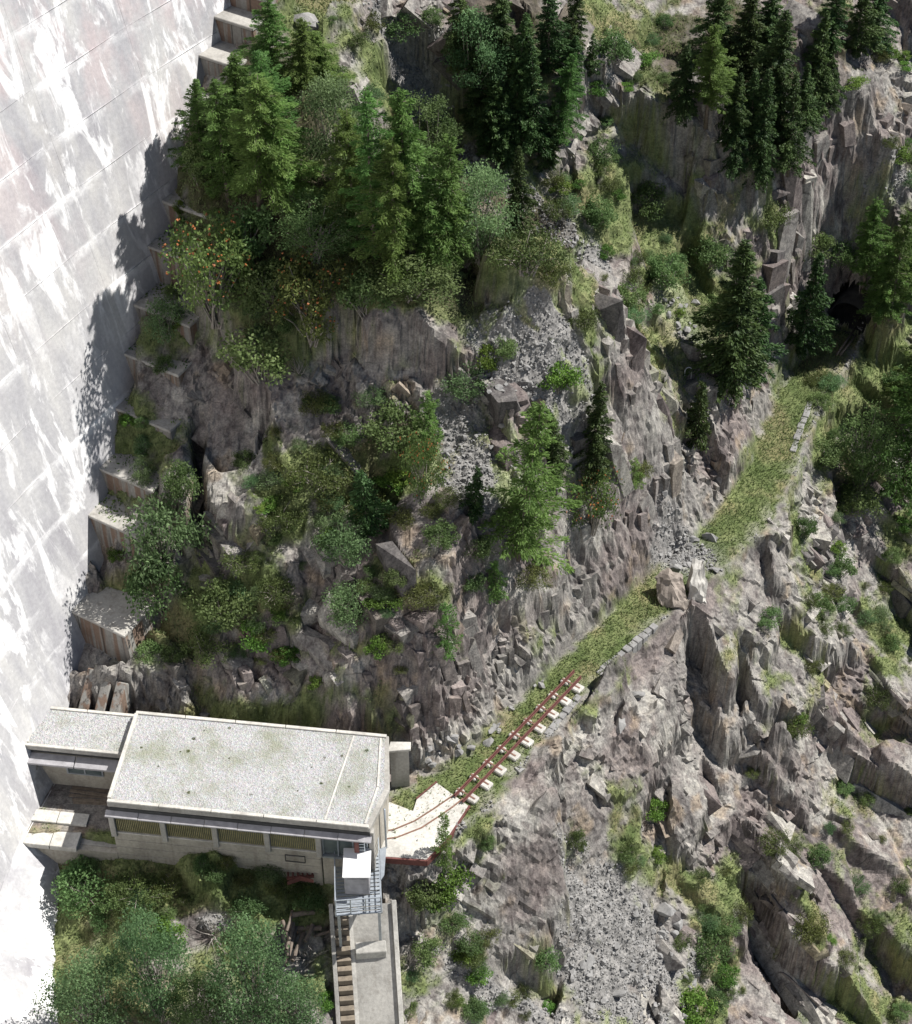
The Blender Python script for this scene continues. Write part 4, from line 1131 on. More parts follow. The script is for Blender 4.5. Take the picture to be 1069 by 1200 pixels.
# inclined concrete ramp with a stair flight on its left
ia, ib = at(427, 1072, -1.5), at(436, 1215, -5.7)
inc = empty('inclined_ramp', ia); tag(inc, 'steep concrete incline with side walls running down from the platform', 'ramp')
dv = ib - ia; dirn = Vector((dv.x, dv.y, 0)).normalized(); sd = Vector((-dirn.y, dirn.x, 0)); sl_ = dv.z / Vector((dv.x, dv.y)).length
LR = Vector((dv.x, dv.y)).length
def IT(l, s, h): return dirn * l + sd * s + Vector((0, 0, sl_ * l + h))      # s positive = right in the picture
def slab(l0, l1, s0, s1, h0, h1): return MB().hexa([IT(l0, s0, h0), IT(l1, s0, h0), IT(l1, s1, h0), IT(l0, s1, h0), IT(l0, s0, h1), IT(l1, s0, h1), IT(l1, s1, h1), IT(l0, s1, h1)])
slab(-.3, LR + 5, -.52, 1.25, -1.6, 0).build('track_bed', M['conc'], inc)
slab(-.3, LR + 5, 1.26, 1.48, -1.6, .22).build('side_wall', M['conc_light'], inc, bevel=.02)
slab(-.3, LR + 5, -1.58, -1.38, -1.6, .30).build('side_wall', M['conc'], inc, bevel=.02)
slab(-.3, LR + 5, -.715, -.525, -1.6, .04).build('stair_stringer', M['conc_light'], inc)
slab(1.0, 1.35, -.5, .9, .01, .5).build('buffer_beam', M['conc_light'], inc, bevel=.03)
nst = int((LR + 4.5) / .30)
for k_ in range(nst):
    l = -.6 + k_ * .30
    a = IT(l, -1.37, 0); z1 = a.z + .02; z0 = z1 - .9
    c = [IT(l, -1.37, 0), IT(l + .27, -1.37, 0), IT(l + .27, -.72, 0), IT(l, -.72, 0)]
    MB().hexa([(p.x, p.y, z0) for p in c] + [(p.x, p.y, z1) for p in c]).build('stair_tread', M['tread'], inc, bevel=.012)

# red steel grating section lying on the grass
g0, gn = hit(352, 1022)
rg = empty('red_steel_grating', g0 + Vector((0, 0, .12)), .1); rg.rotation_euler = (math.radians(-14), 0, .1)
tag(rg, 'red rusty steel grating section lying below the building front', 'grating')
for k_ in range(6): MB().box(-.55 + k_ * .22 - .04, -.55 + k_ * .22 + .04, -.55, .5, 0, .16).build('bar', M['red'], rg)
for y in (-.58, .5): MB().box(-.62, .62, y, y + .08, -.02, .12).build('cross_bar', M['red'], rg)
MB().hexa([(-.6, -.95, 0), (0, -.75, .02), (.6, -.95, 0), (0, -.6, .1), (-.6, -.95, .2), (0, -.75, .3), (.6, -.95, .2), (0, -.6, .25)]).build('folded_flap', M['red'], rg)

# log pile with orange cut ends
for k_ in range(11):
    px, py = 336 + random.uniform(-8, 34), 1074 + random.uniform(-4, 26)
    b_, n_ = hit(px, py)
    a = random.uniform(-1.9, -1.2) if k_ > 3 else random.uniform(-.5, .3)
    l = random.uniform(.9, 1.7); r = random.uniform(.07, .13)
    e = empty('cut_log', b_ + Vector((0, 0, r + .04 + .06 * (k_ % 3))), a)
    tag(e, 'cut log in the jumbled pile left of the platform', 'log', 'cut logs piled beside the platform')
    e.rotation_euler = (0, .15 * random.uniform(-1, 1), a)
    MB().tube([(0, 0, 0), (l * .5, random.uniform(-.05, .05), .02), (l, 0, 0)], [r, r * .95, r * .85], 9).build('log_body', M['bark'], e, smooth=False)
    MB().tube([(-.012, 0, 0), (.0, 0, 0)], [r * .93, r * .93], 9).build('cut_face', M['logend'], e)

# plank ramp leaning at the tunnel mouth and thin bent hoop by the gully
pa, _ = hit(980, 418); pb, _ = hit(1001, 388)
for k_, lab in ((0, 'longer weathered pole lying at the tunnel mouth'), (1, 'shorter weathered pole beside the other at the tunnel mouth')):
    o = MB().tube([Vector((0, 0, 0)), (pb - pa) * (1 - .2 * k_) + Vector((.12, 0, 0)) * k_], [.075, .05], 7).build('wooden_pole', M['wood'], None, smooth=True)
    o.location = pa + Vector((.22 * k_, 0, .12)); tag(o, lab, 'pole')
hb, _ = hit(806, 445)
hp = [Vector((.34 * math.cos(a) , 0, .9 + .3 * math.sin(a))) for a in np.linspace(math.pi, 0, 9)]
o = MB().tube([Vector((-.34, 0, -.1))] + hp + [Vector((.34, 0, -.1))], .045, 7).build('metal_hoop', M['white'], None, smooth=True); o.location = hb; o.scale = (.6, .6, .6); o.rotation_euler = (-.25, .1, .4)
tag(o, 'bent pale metal hoop standing in the gully above the small spruce', 'hoop')

# dry-stone edging along the outer side of the path
def edging(px0, px1, label, n):
    a = at(*px0, 0); b = at(*px1, 0)
    e = empty('stone_edging', a); tag(e, label, 'edging')
    for k_ in range(n):
        p = a.lerp(b, (k_ + .5) / n) - a; L_ = (b - a).length / n; d = (b - a).normalized()
        j = random.uniform(-.04, .04); z = random.uniform(-.03, .05)
        MB().beam(p - d * L_ * .47 + Vector((j, 0, z - .3)), p + d * L_ * .47 + Vector((j, 0, z - .3)), random.uniform(.3, .42), .7).build('edging_stone', M['stone'], e, bevel=.03)
edging((640, 862), (678, 815), 'low grey stone edging beside the far end of the red track', 7)
edging((700, 790), (768, 732), 'low grey stone edging on the path before the fallen boulders', 11)
edging((928, 530), (950, 470), 'low stone edging on the bend near the tunnel', 9)

# ================================================================== LOOSE ROCK
import bmesh
def roughen(bm, amp, seed, cuts):
    from mathutils import noise as mn
    bmesh.ops.triangulate(bm, faces=bm.faces)
    bmesh.ops.subdivide_edges(bm, edges=list(bm.edges), cuts=cuts, use_grid_fill=True)
    for v in bm.verts:
        p = v.co * 2.1 + Vector((seed * 3.1, 0, 0))
        v.co += mn.noise_vector(p) * amp * 1.5 + mn.noise_vector(p * 2.7) * amp * .9
    bmesh.ops.recalc_face_normals(bm, faces=bm.faces)
def boulder_mesh(seed, flat=.6, mat='stone', n=13):
    r = random.Random(seed); bm = bmesh.new()
    for _ in range(n):
        v = Vector((r.gauss(0, 1), r.gauss(0, 1), r.gauss(0, 1))).normalized()
        v = Vector((v.x * r.uniform(.8, 1.1), v.y * r.uniform(.6, .9), v.z * flat * r.uniform(.8, 1.1)))
        bm.verts.new(v)
    res = bmesh.ops.convex_hull(bm, input=bm.verts)
    bmesh.ops.delete(bm, geom=[g for g in res['geom_interior'] if isinstance(g, bmesh.types.BMVert)], context='VERTS')
    roughen(bm, .07, seed, 1)
    me_ = bpy.data.meshes.new('boulder'); bm.to_mesh(me_); bm.free(); me_.materials.append(M[mat]); return me_
BOULD = [boulder_mesh(100 + i, .45 + .08 * i) for i in range(7)]
def pxm(p): return FPX / max(20.0, (Vector(p) - O).dot(Vector((0, CP, -SP))))
def boulder(px, py, size, label, group, name='boulder', sink=.35):
    b_, n_ = hit(px, py)
    o = bpy.data.objects.new(name, random.choice(BOULD)); link(o)
    o.location = b_ + Vector((0, 0, size * (.45 - sink)))
    o.scale = (size * random.uniform(.8, 1.25), size * random.uniform(.8, 1.2), size * random.uniform(.75, 1.2))
    o.rotation_euler = (random.uniform(-.5, .5), random.uniform(-.5, .5), random.uniform(0, 6.28))
    tag(o, label, 'rock', group); return o
def custom_rock(name, px, py, pts, label, rot, mat='stone'):
    b_, n_ = hit(px, py); bm = bmesh.new()
    for p in pts: bm.verts.new(p)
    bmesh.ops.convex_hull(bm, input=bm.verts)
    roughen(bm, .10, 3, 4)
    me_ = bpy.data.meshes.new(name); bm.to_mesh(me_); bm.free(); me_.materials.append(M[mat])
    o = link(bpy.data.objects.new(name, me_)); o.location = b_; o.rotation_euler = rot; tag(o, label, 'rock'); return o
M['brownstone'] = mat_concrete('brown_boulder', (.30, .255, .215), (.19, .16, .14), mscale=1.1)
M['palestone'] = mat_concrete('pale_boulder', (.46, .44, .40), (.33, .31, .28), mscale=1.1)
custom_rock('fallen_boulder', 787, 700, [(-.7,-.5,-.5),(.6,-.75,-.5),(.75,.5,-.5),(-.6,.7,-.5),(-.85,-.25,.35),(-.62,.75,1.0),(.15,.95,1.35),(.72,.35,1.05),(.62,-.45,.55),(.1,-.85,.35),(-.55,-.7,.1),(-.1,.1,1.25)], 'large brownish boulder fallen across the path', (.05, -.12, .25), 'brownstone')
custom_rock('fallen_boulder', 815, 694, [(-.5,-.45,-.5),(.5,-.5,-.5),(.55,.4,-.5),(-.45,.5,-.5),(-.42,-.2,.9),(-.2,.55,1.7),(.22,.5,1.75),(.5,-.05,.8),(.5,.4,.7),(.05,-.6,.2)], 'tall pale upright boulder right of the brown one on the path', (-.18, .1, .15), 'palestone')
boulder(790, 668, .55, 'grey block behind the two fallen boulders', None, 'fallen_boulder')
boulder(838, 668, .42, 'pale block right of the rockfall at the path edge', None, 'fallen_boulder')
for i in range(46):
    a = random.random() * 6.28; r = math.sqrt(random.random())
    boulder(800 + r * 27 * math.cos(a), 650 + r * 22 * math.sin(a), random.choice((.1, .13, .17, .22, .3)), 'broken grey stone in the rockfall rubble on the path', 'rockfall rubble on the path', 'rubble_stone')
boulder(832, 632, .45, 'single pale block at the upper edge of the rockfall', None, 'fallen_boulder')
def inpoly(px, py, poly):
    c = False; j = len(poly) - 1
    for i in range(len(poly)):
        if ((poly[i][1] > py) != (poly[j][1] > py)) and px < (poly[j][0] - poly[i][0]) * (py - poly[i][1]) / (poly[j][1] - poly[i][1]) + poly[i][0]: c = not c
        j = i
    return c
def scatter(poly, n):
    xs = [p[0] for p in poly]; ys = [p[1] for p in poly]; out = []
    while len(out) < n:
        x = random.uniform(min(xs), max(xs)); y = random.uniform(min(ys), max(ys))
        if inpoly(x, y, poly): out.append((x, y))
    return out
TALUS = [(670,1050),(720,1030),(770,1070),(815,1120),(820,1195),(670,1198),(660,1110)]
for x, y in scatter(TALUS, 120): boulder(x, y, random.choice((.09, .11, .13, .16, .2, .28)), 'angular grey stone in the scree at the bottom right', 'stones in the lower scree', 'scree_stone', .25)
for lab, x, y, s in (('long slab-like stone near the top of the lower scree', 778, 1066, .6), ('reddish block at the upper right edge of the lower scree', 792, 1082, .45), ('biggest stone standing on the left of the lower scree', 688, 1130, .5),
 ('pale white stone beside the bush on the lower scree', 790, 1094, .3), ('blocky stone leaning at the scree bottom centre', 722, 1165, .5), ('large block on the ledge left of the rounded buttress', 724, 850, .55),
 ('pale square block on the ledge above the buttress', 745, 815, .45), ('light block on the path edge left of the stone edging', 610, 902, .35), ('flat pale stone above the roof behind the building', 240, 838, .4), ('rounded boulder at the top behind the larches', 362, 30, .9), ('square boulder left of the top larches', 350, 42, .6)):
    boulder(x, y, s, lab, None)
for x, y in scatter([(460,80),(520,80),(590,200),(680,280),(705,320),(670,300),(560,230),(470,115)], 26): boulder(x, y, random.choice((.12, .16, .22)), 'small grey stone lying in the gravel gully', 'stones in the gravel gully', 'scree_stone')
for x, y in scatter([(580,400),(650,375),(670,430),(620,480),(560,580),(510,570),(530,490)], 40): boulder(x, y, random.choice((.1, .14, .2, .26)), 'pale stone on the gravel patch in the middle of the hill', 'stones on the hill gravel patch', 'scree_stone')
for x, y in scatter([(775,335),(815,350),(820,390),(780,385)], 16): boulder(x, y, random.choice((.16, .22, .3)), 'grey stone on the small scree right of the gully', 'stones on the small scree', 'scree_stone')
for x, y in scatter([(490,870),(560,860),(660,770),(650,790),(560,885),(500,905)], 20): boulder(x, y, random.choice((.15, .2, .3, .4)), 'grey block at the foot of the cut cliff beside the track', 'blocks at the cliff foot', 'rubble_stone')
# finest scree, too many to count
def joined(name, pos, sizes, proto, mat, kind='stuff'):
    pv = np.array([v.co[:] for v in proto.vertices]); pf = [tuple(p.vertices) for p in proto.polygons]
    tri = []
    for f_ in pf:
        for a in range(1, len(f_) - 1): tri.append((f_[0], f_[a], f_[a + 1]))
    tri = np.array(tri); Vs = []; Fs = []
    for i, (p, s) in enumerate(zip(pos, sizes)):
        R_ = np.array(Matrix.Rotation(random.uniform(0, 6.28), 3, 'Z') @ Matrix.Rotation(random.uniform(-.6, .6), 3, 'X'))
        Vs.append(pv @ R_.T * s + np.array(p)); Fs.append(tri + i * len(pv))
    return np_mesh(name, np.concatenate(Vs), np.concatenate(Fs), mat)
def small_proto():
    bm = bmesh.new()
    for _ in range(8): bm.verts.new(Vector((random.gauss(0, 1), random.gauss(0, 1), random.gauss(0, .7))).normalized())
    bmesh.ops.convex_hull(bm, input=bm.verts); me_ = bpy.data.meshes.new('pebble'); bm.to_mesh(me_); bm.free(); return me_
vis = (PF[:, 1] < 112)
gi = np.where((gravel > .45) & vis)[0]
gi = rng.choice(gi, min(15000, len(gi)), replace=False)
so = link(bpy.data.objects.new('scree', joined('scree', PF[gi] + rng.normal(0, .04, (len(gi), 3)), rng.gamma(2.0, .018, len(gi)) + .022, small_proto(), M['stone'])))
tag(so, 'fine grey scree gravel lying on the slopes', 'scree', kind='stuff')

# ================================================================== PLANTS
def conifer(kind, seed, h, r, nb, dens, droop, lw, ld, matname, trunk_r, bare=.1):
    g = np.random.default_rng(seed)
    tm = MB(); lean = g.normal(0, .03, 2)
    tp = [Vector((lean[0] * z * h, lean[1] * z * h, z * h)) for z in np.linspace(-.06, 1, 7)]
    tm.tube(tp, [trunk_r * (1 - .93 * i / 6) for i in range(7)], 6)
    Cs = []; As = []; Ts = []
    side_bias = g.uniform(0, 6.28)
    for i in range(nb):
        t = bare + (1 - bare) * (i + g.random()) / nb
        az_ = i * 2.399 + g.normal(0, .4)
        lar = matname == 'larch'
        prof = (1 - t) ** (.62 if lar else .85) * (1.0 if t > bare + .15 else .5 + 3.3 * (t - bare)) + .035
        L_ = r * prof * (g.uniform(.35, 1.3) if lar else g.uniform(.55, 1.2)) * (1 + .3 * math.cos(az_ - side_bias + 2.5 * t))
        if lar and g.random() < .12: continue
        z0 = t * h; up = .35 - droop * (1 - t)
        n = max(6, int(dens * L_))
        s = g.random(n) ** .75
        dirx, diry = math.cos(az_), math.sin(az_)
        w = .10 + .30 * L_ * .45 * np.sin(np.pi * np.clip(s * .9 + .1, 0, 1))
        lat = g.normal(0, 1, n) * w * .6
        sag = -droop * .35 * s * s * L_
        x = lean[0] * z0 + dirx * s * L_ - diry * lat; y = lean[1] * z0 + diry * s * L_ + dirx * lat
        z = z0 + up * s * L_ + sag - np.abs(lat) * .35 + g.normal(0, .05, n)
        Cs.append(np.stack([x, y, z], 1))
        As.append(np.stack([dirx * .7 - diry * lat * 2.2, diry * .7 + dirx * lat * 2.2, np.full(n, up * .5 - .15)], 1) + g.normal(0, .3, (n, 3)))
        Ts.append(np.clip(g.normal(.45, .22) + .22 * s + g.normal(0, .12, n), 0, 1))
        if L_ > .5:
            e = Vector((lean[0] * z0 + dirx * L_ * .8, lean[1] * z0 + diry * L_ * .8, z0 + up * .8 * L_ - droop * .22 * L_))
            tm.tube([Vector((lean[0] * z0, lean[1] * z0, z0)), e], [.022, .006], 3, False)
    C_ = np.concatenate(Cs); A_ = np.concatenate(As); T_ = np.concatenate(Ts); n = len(C_)
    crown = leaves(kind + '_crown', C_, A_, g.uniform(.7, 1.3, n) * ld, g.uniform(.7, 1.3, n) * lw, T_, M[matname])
    return {'h': h, 'r': r, 'parts': [('trunk', tm.mesh(kind + '_trunk', M['bark'], True)), ('crown', crown)]}
def broad(kind, seed, h, r, nclump, per, ld, lw, matname, stems=4, low=.12, bark='palebark', berries=0, crad=.34):
    g = np.random.default_rng(seed)
    tm = MB(); Cs = []; As = []; Ts = []; BP = []
    for i in range(nclump):
        while True:
            v = g.uniform(-1, 1, 3)
            q = np.linalg.norm(v)
            if .35 < q < 1: break
        c = np.array([v[0] * r * .82, v[1] * r * .82, h * (low + (1 - low) * (.5 + .46 * v[2]))])
        c[:2] *= .6 + .4 * math.sqrt(max(0, 1 - ((c[2] / h - .45) / .62) ** 2))
        cr = crad * r * g.uniform(.6, 1.25)
        n = int(per * g.uniform(.6, 1.3))
        d = g.normal(size=(n, 3)); d /= np.linalg.norm(d, axis=1)[:, None]
        rad = cr * g.random(n) ** .45
        p = c + d * rad[:, None] * np.array([1.1, 1.1, .8]); p[:, 2] = np.maximum(p[:, 2], .05)
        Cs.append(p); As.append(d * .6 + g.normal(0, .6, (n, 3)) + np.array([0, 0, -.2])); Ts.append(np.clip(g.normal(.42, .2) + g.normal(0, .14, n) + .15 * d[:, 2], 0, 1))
        if i < nclump * .7:
            s0 = g.normal(0, .06 * r, 2); m = Vector((c[0] * .45 + s0[0], c[1] * .45 + s0[1], c[2] * .55))
            tm.tube([Vector((s0[0], s0[1], -.25)), m, Vector(c)], [.05 * max(.4, r / 2), .03 * max(.4, r / 2), .008], 4, False)
        if berries and g.random() < .75:
            for _ in range(berries):
                dd_ = g.normal(size=3); dd_ /= np.linalg.norm(dd_); dd_[2] = abs(dd_[2]) * .8; BP.append(c + dd_ * cr * .95)
    C_ = np.concatenate(Cs); A_ = np.concatenate(As); T_ = np.concatenate(Ts); n = len(C_)
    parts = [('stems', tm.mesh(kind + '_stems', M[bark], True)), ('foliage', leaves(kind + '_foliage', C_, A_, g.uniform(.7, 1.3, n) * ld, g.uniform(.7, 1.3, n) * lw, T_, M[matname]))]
    if berries:
        parts.append(('berry_clusters', joined('berries', BP, np.random.default_rng(seed).uniform(.03, .06, len(BP)), small_proto(), M['berry'])))
    return {'h': h, 'r': r, 'parts': parts}
def dead_shrub(seed, h, r):
    g = random.Random(seed); tm = MB()
    for i in range(26):
        a = g.uniform(0, 6.28); p = Vector((0, 0, -.1)); d = Vector((math.cos(a) * g.uniform(.2, 1), math.sin(a) * g.uniform(.2, 1), g.uniform(.4, 1))).normalized()
        pts = [p]
        for k_ in range(4):
            d = (d + Vector((g.gauss(0, .3), g.gauss(0, .3), g.gauss(0, .25)))).normalized(); p = p + Vector((d.x * r, d.y * r, d.z * h)) * .32; pts.append(p)
        tm.tube(pts, [.03, .024, .018, .012, .006], 4, False)
    return {'h': h, 'r': r, 'parts': [('branches', tm.mesh('dead_branches', M['dead'], True))]}
PROTO = {
 'larch': [conifer('larch', 1 + i, 10, 2.1, 120 + 12 * i, 125, .35 + .08 * i, .055, .19, 'larch', .16, .05 + .04 * i) for i in range(5)],
 'younglarch': [conifer('larch', 11 + i, 4, 1.1, 62, 110, .3, .045, .15, 'larch', .07, .05) for i in range(2)],
 'spruce': [conifer('spruce', 21 + i, 8, 1.75, 110 + 15 * i, 115, .5 + .1 * i, .07, .20, 'spruce', .14, .04) for i in range(3)],
 'youngspruce': [conifer('spruce', 31, 3.2, 1.0, 60, 95, .4, .065, .18, 'spruce', .06, .02)],
 'willow': [broad('willow', 41 + i, 5, 2.2, 52, 170, .14, .07, 'willow', low=.1) for i in range(2)],
 'birch': [broad('birch', 51 + i, 5, 2.0, 50, 200, .11, .065, 'broad', low=.12) for i in range(2)],
 'bush': [broad('bush', 61 + i, 1.7, 1.3, 26, 105, .12, .075, 'broad', low=.05) for i in range(3)],
 'willowbush': [broad('willow', 71 + i, 1.8, 1.35, 26, 110, .12, .055, 'willow', low=.05) for i in range(2)],
 'rowan': [broad('rowan', 81 + i, 2.8, 1.7, 34, 110, .13, .07, 'rowan', low=.05, berries=5) for i in range(2)],
 'bright': [broad('bush', 91, 1.5, 1.1, 22, 100, .11, .085, 'bright', low=.05)],
 'juniper': [broad('juniper', 95 + i, .75, 1.3, 40, 85, .10, .035, 'juniper', low=.0, crad=.26) for i in range(2)],
 'dead': [dead_shrub(5, 1.6, 1.3)],
}
CATS = {'larch': ('larch_tree', 'tree', 'larch trees'), 'younglarch': ('young_larch', 'tree', 'young larches'), 'spruce': ('spruce_tree', 'tree', 'spruce trees'), 'youngspruce': ('young_spruce', 'tree', 'young spruces'),
 'willow': ('willow_tree', 'tree', 'willow trees'), 'birch': ('birch_tree', 'tree', 'birch trees'), 'bush': ('green_bush', 'bush', 'green bushes'), 'willowbush': ('willow_bush', 'bush', 'willow bushes'),
 'rowan': ('rowan_bush', 'bush', 'rowan bushes'), 'bright': ('leafy_bush', 'bush', 'fresh green bushes'), 'juniper': ('juniper_mat', 'shrub', 'low juniper mats'), 'dead': ('dead_shrub', 'shrub', 'dead shrubs')}
def plant(kind, base, sxy, sz, label, rz=None, group=None, tilt=0):
    p = random.choice(PROTO[kind]); nm, cat, grp = CATS[kind]
    e = empty(nm, base, random.uniform(0, 6.28) if rz is None else rz); e.scale = (sxy, sxy * random.uniform(.85, 1.15), sz)
    e.rotation_euler = (random.gauss(0, .035), random.gauss(0, .035), e.rotation_euler.z)
    tag(e, label, cat, group or grp)
    for pn, me_ in p['parts']:
        c_ = link(bpy.data.objects.new(pn, me_), e)
        if pn == 'berry_clusters': c_['kind'] = 'stuff'
    return e
def tree(kind, px, py, pt, wpx, label):
    b_, n_ = hit(px, py)
    h = top_z(b_, px, pt) - b_.z
    p = PROTO[kind][0]; h = min(max(h, .8), 20)
    plant(kind, b_ - Vector((0, 0, .1)), wpx * 1.22 / 2 / pxm(b_) / p['r'], h * 1.03 / p['h'], label)
def bush(kind, px, py, rpx, label, hk=1.0, group=None):
    b_, n_ = hit(px, py + rpx * .45)
    s = rpx * 1.12 / pxm(b_); p = PROTO[kind][0]
    plant(kind, b_ - Vector((0, 0, .08)), s / p['r'], s * 1.25 * hk / 1.6 if kind not in ('juniper',) else s / p['r'] * hk, label, group=group)

TREES = [
 ('larch',318,112,0,70,'tall larch at the top edge beside the dam'),
 ('larch',352,118,20,64,'larch right of the topmost one beside the dam'),
 ('larch',268,232,98,80,'larch nearest the dam casting shade on the wall'),
 ('larch',305,248,84,96,'broad larch in the middle of the left grove'),
 ('larch',345,238,92,84,'larch on the right of the left grove'),
 ('larch',386,112,38,60,'smaller larch above the grey-green willow tree'),
 ('larch',440,302,104,92,'larch with pale bare trunk showing at its foot'),
 ('larch',488,318,112,104,'biggest larch in the centre of the hilltop grove'),
 ('larch',520,322,150,90,'larch on the right side of the hilltop grove'),
 ('larch',462,330,165,84,'larch in front of the hilltop grove'),
 ('willow',398,222,92,88,'grey-green willow tree between the two larch groves'),
 ('birch',500,205,112,80,'rounded light green birch behind the hilltop grove'),
 ('willow',562,300,198,80,'silvery willow at the right end of the hilltop grove'),
 ('birch',480,345,285,110,'low broad birch at the foot of the hilltop grove'),
 ('birch',545,310,262,60,'small birch beside the gravel below the silvery willow'),
 ('spruce',604,274,174,42,'lone slim spruce right of the hilltop grove'),
 ('willow',556,112,14,70,'silvery willow tree at the top centre'),
 ('spruce',600,165,18,54,'tall dark spruce right of the silvery top willow'),
 ('spruce',628,178,48,50,'second dark spruce in the top centre clump'),
 ('larch',652,172,62,54,'yellowish larch at the right of the top centre clump'),
 ('spruce',588,70,-30,56,'dark spruce cut by the top edge left of centre'),
 ('spruce',642,80,-24,56,'dark spruce cut by the top edge at centre'),
 ('spruce',575,180,85,54,'dark spruce low in the shade of the top centre clump'),
 ('youngspruce',693,86,40,22,'tiny spruce before the sheer rock at top centre'),
 ('larch',828,142,34,70,'green larch with grey shrubs at its foot, top right'),
 ('spruce',890,212,84,52,'slim sunlit spruce in the middle of the top right stand'),
 ('spruce',924,198,86,50,'spruce just right of the slim sunlit one'),
 ('spruce',862,196,118,40,'small olive spruce left of the slim sunlit one'),
 ('spruce',912,110,10,60,'dark spruce above the slim sunlit one'),
 ('spruce',952,136,18,54,'tall spruce on the right of the top right stand'),
 ('spruce',870,92,-10,60,'dark spruce at the top edge of the top right stand'),
 ('spruce',1002,62,-30,50,'spruce at the top edge near the right corner'),
 ('spruce',1026,52,-34,46,'outermost spruce at the top edge near the right corner'),
 ('spruce',968,60,-40,50,'spruce at the top edge between the stand and the corner'),
 ('spruce',835,66,-30,56,'leftmost dark spruce at the top edge of the right stand'),
 ('spruce',858,452,284,96,'big broad conifer left of the tunnel approach'),
 ('spruce',878,440,318,62,'conifer just right of the big broad one by the gully'),
 ('spruce',936,410,288,58,'dark spruce standing against the rock left of the tunnel'),
 ('youngspruce',816,516,444,42,'small dense dark spruce in the gully above the path'),
 ('larch',1012,336,232,52,'slim larch right above the tunnel mouth'),
 ('larch',1042,372,248,62,'larch on the slope right of the tunnel'),
 ('larch',1062,352,262,60,'larch at the right edge beside the tunnel'),
 ('larch',1026,384,290,54,'lowest larch right of the tunnel mouth'),
 ('larch',1054,590,405,84,'large shaded larch at the right edge below the path'),
 ('birch',1006,572,480,64,'dark birch on the slope right of the path bend'),
 ('larch',1066,480,388,60,'larch at the right edge level with the path end'),
 ('spruce',649,562,486,46,'dark spruce in the middle of the hill, left of a pair'),
 ('spruce',696,556,454,52,'dark spruce in the middle of the hill, right of a pair'),
 ('larch',606,650,472,104,'large feathery larch standing in the middle of the hill'),
 ('youngspruce',556,604,546,34,'little spruce left of the large feathery larch'),
 ('younglarch',506,530,464,42,'young larch between the juniper and the gravel patch'),
 ('younglarch',527,768,704,36,'young larch on the brink above the cut cliff'),
 ('younglarch',580,700,655,34,'small young larch below the large feathery larch'),
 ('youngspruce',432,620,546,54,'small blue-green spruce on the left of the hill'),
 ('younglarch',742,566,535,24,'tiny larch on the slab right of the spruce pair'),
 ('younglarch',524,1020,955,28,'young larch rising from the bush beside the deck'),
 ('willow',190,1190,1078,84,'large grey-green willow below the building, left of the log pile'),
 ('willow',302,1205,1088,84,'large grey-green willow below the log pile'),
 ('willow',120,1215,1130,90,'willow at the foot of the dam in the bottom left corner'),
 ('birch',240,1225,1160,80,'birch at the bottom edge between the two large ones'),
 ('willow',345,1215,1160,70,'willow at the bottom edge left of the incline stairs'),
 ('larch',238,196,96,64,'larch whose crown touches the dam wall, left end of the grove'),
 ('larch',330,190,60,80,'larch behind the broad one of the left grove'),
 ('larch',282,160,58,70,'larch between the topmost one and the left grove'),
 ('larch',415,265,130,70,'slender larch between the willow and the pale trunked larch'),
 ('birch',370,300,235,90,'shaded birch under the two larch groves'),
 ('birch',440,215,150,70,'birch tucked behind the pale trunked larch'),
]
for a in TREES: tree(*a)
for x, y, t_, w_, l_ in ((800,130,50,46,'shaded spruce at the left end of the top right stand'),(850,165,85,42,'shaded spruce just left of the small olive spruce'),(878,160,80,44,'shaded spruce behind the slim sunlit one'),(908,170,90,42,'shaded spruce squeezed right behind the slim sunlit one'),
 (938,150,70,44,'shaded spruce low on the right of the top right stand'),(972,120,50,40,'shaded spruce at the right end of the top right stand'),(900,60,-20,50,'shaded spruce at the top edge behind the right stand')):
    tree('spruce', x, y, t_, w_, l_)
for x, y, t_, w_, l_ in ((560,150,60,50,'shaded spruce left in the top centre clump below the silvery willow'),(612,120,20,48,'shaded spruce in the middle of the top centre clump'),(545,60,-20,48,'shaded spruce at the top edge above the silvery willow'),(665,120,40,44,'shaded spruce behind the yellowish larch'),
 (670,60,-20,42,'shaded spruce at the top edge above the yellowish larch'),(595,190,110,42,'lowest shaded spruce in the top centre clump'),(640,195,120,42,'low shaded spruce under the yellowish larch')):
    tree('spruce', x, y, t_, w_, l_)
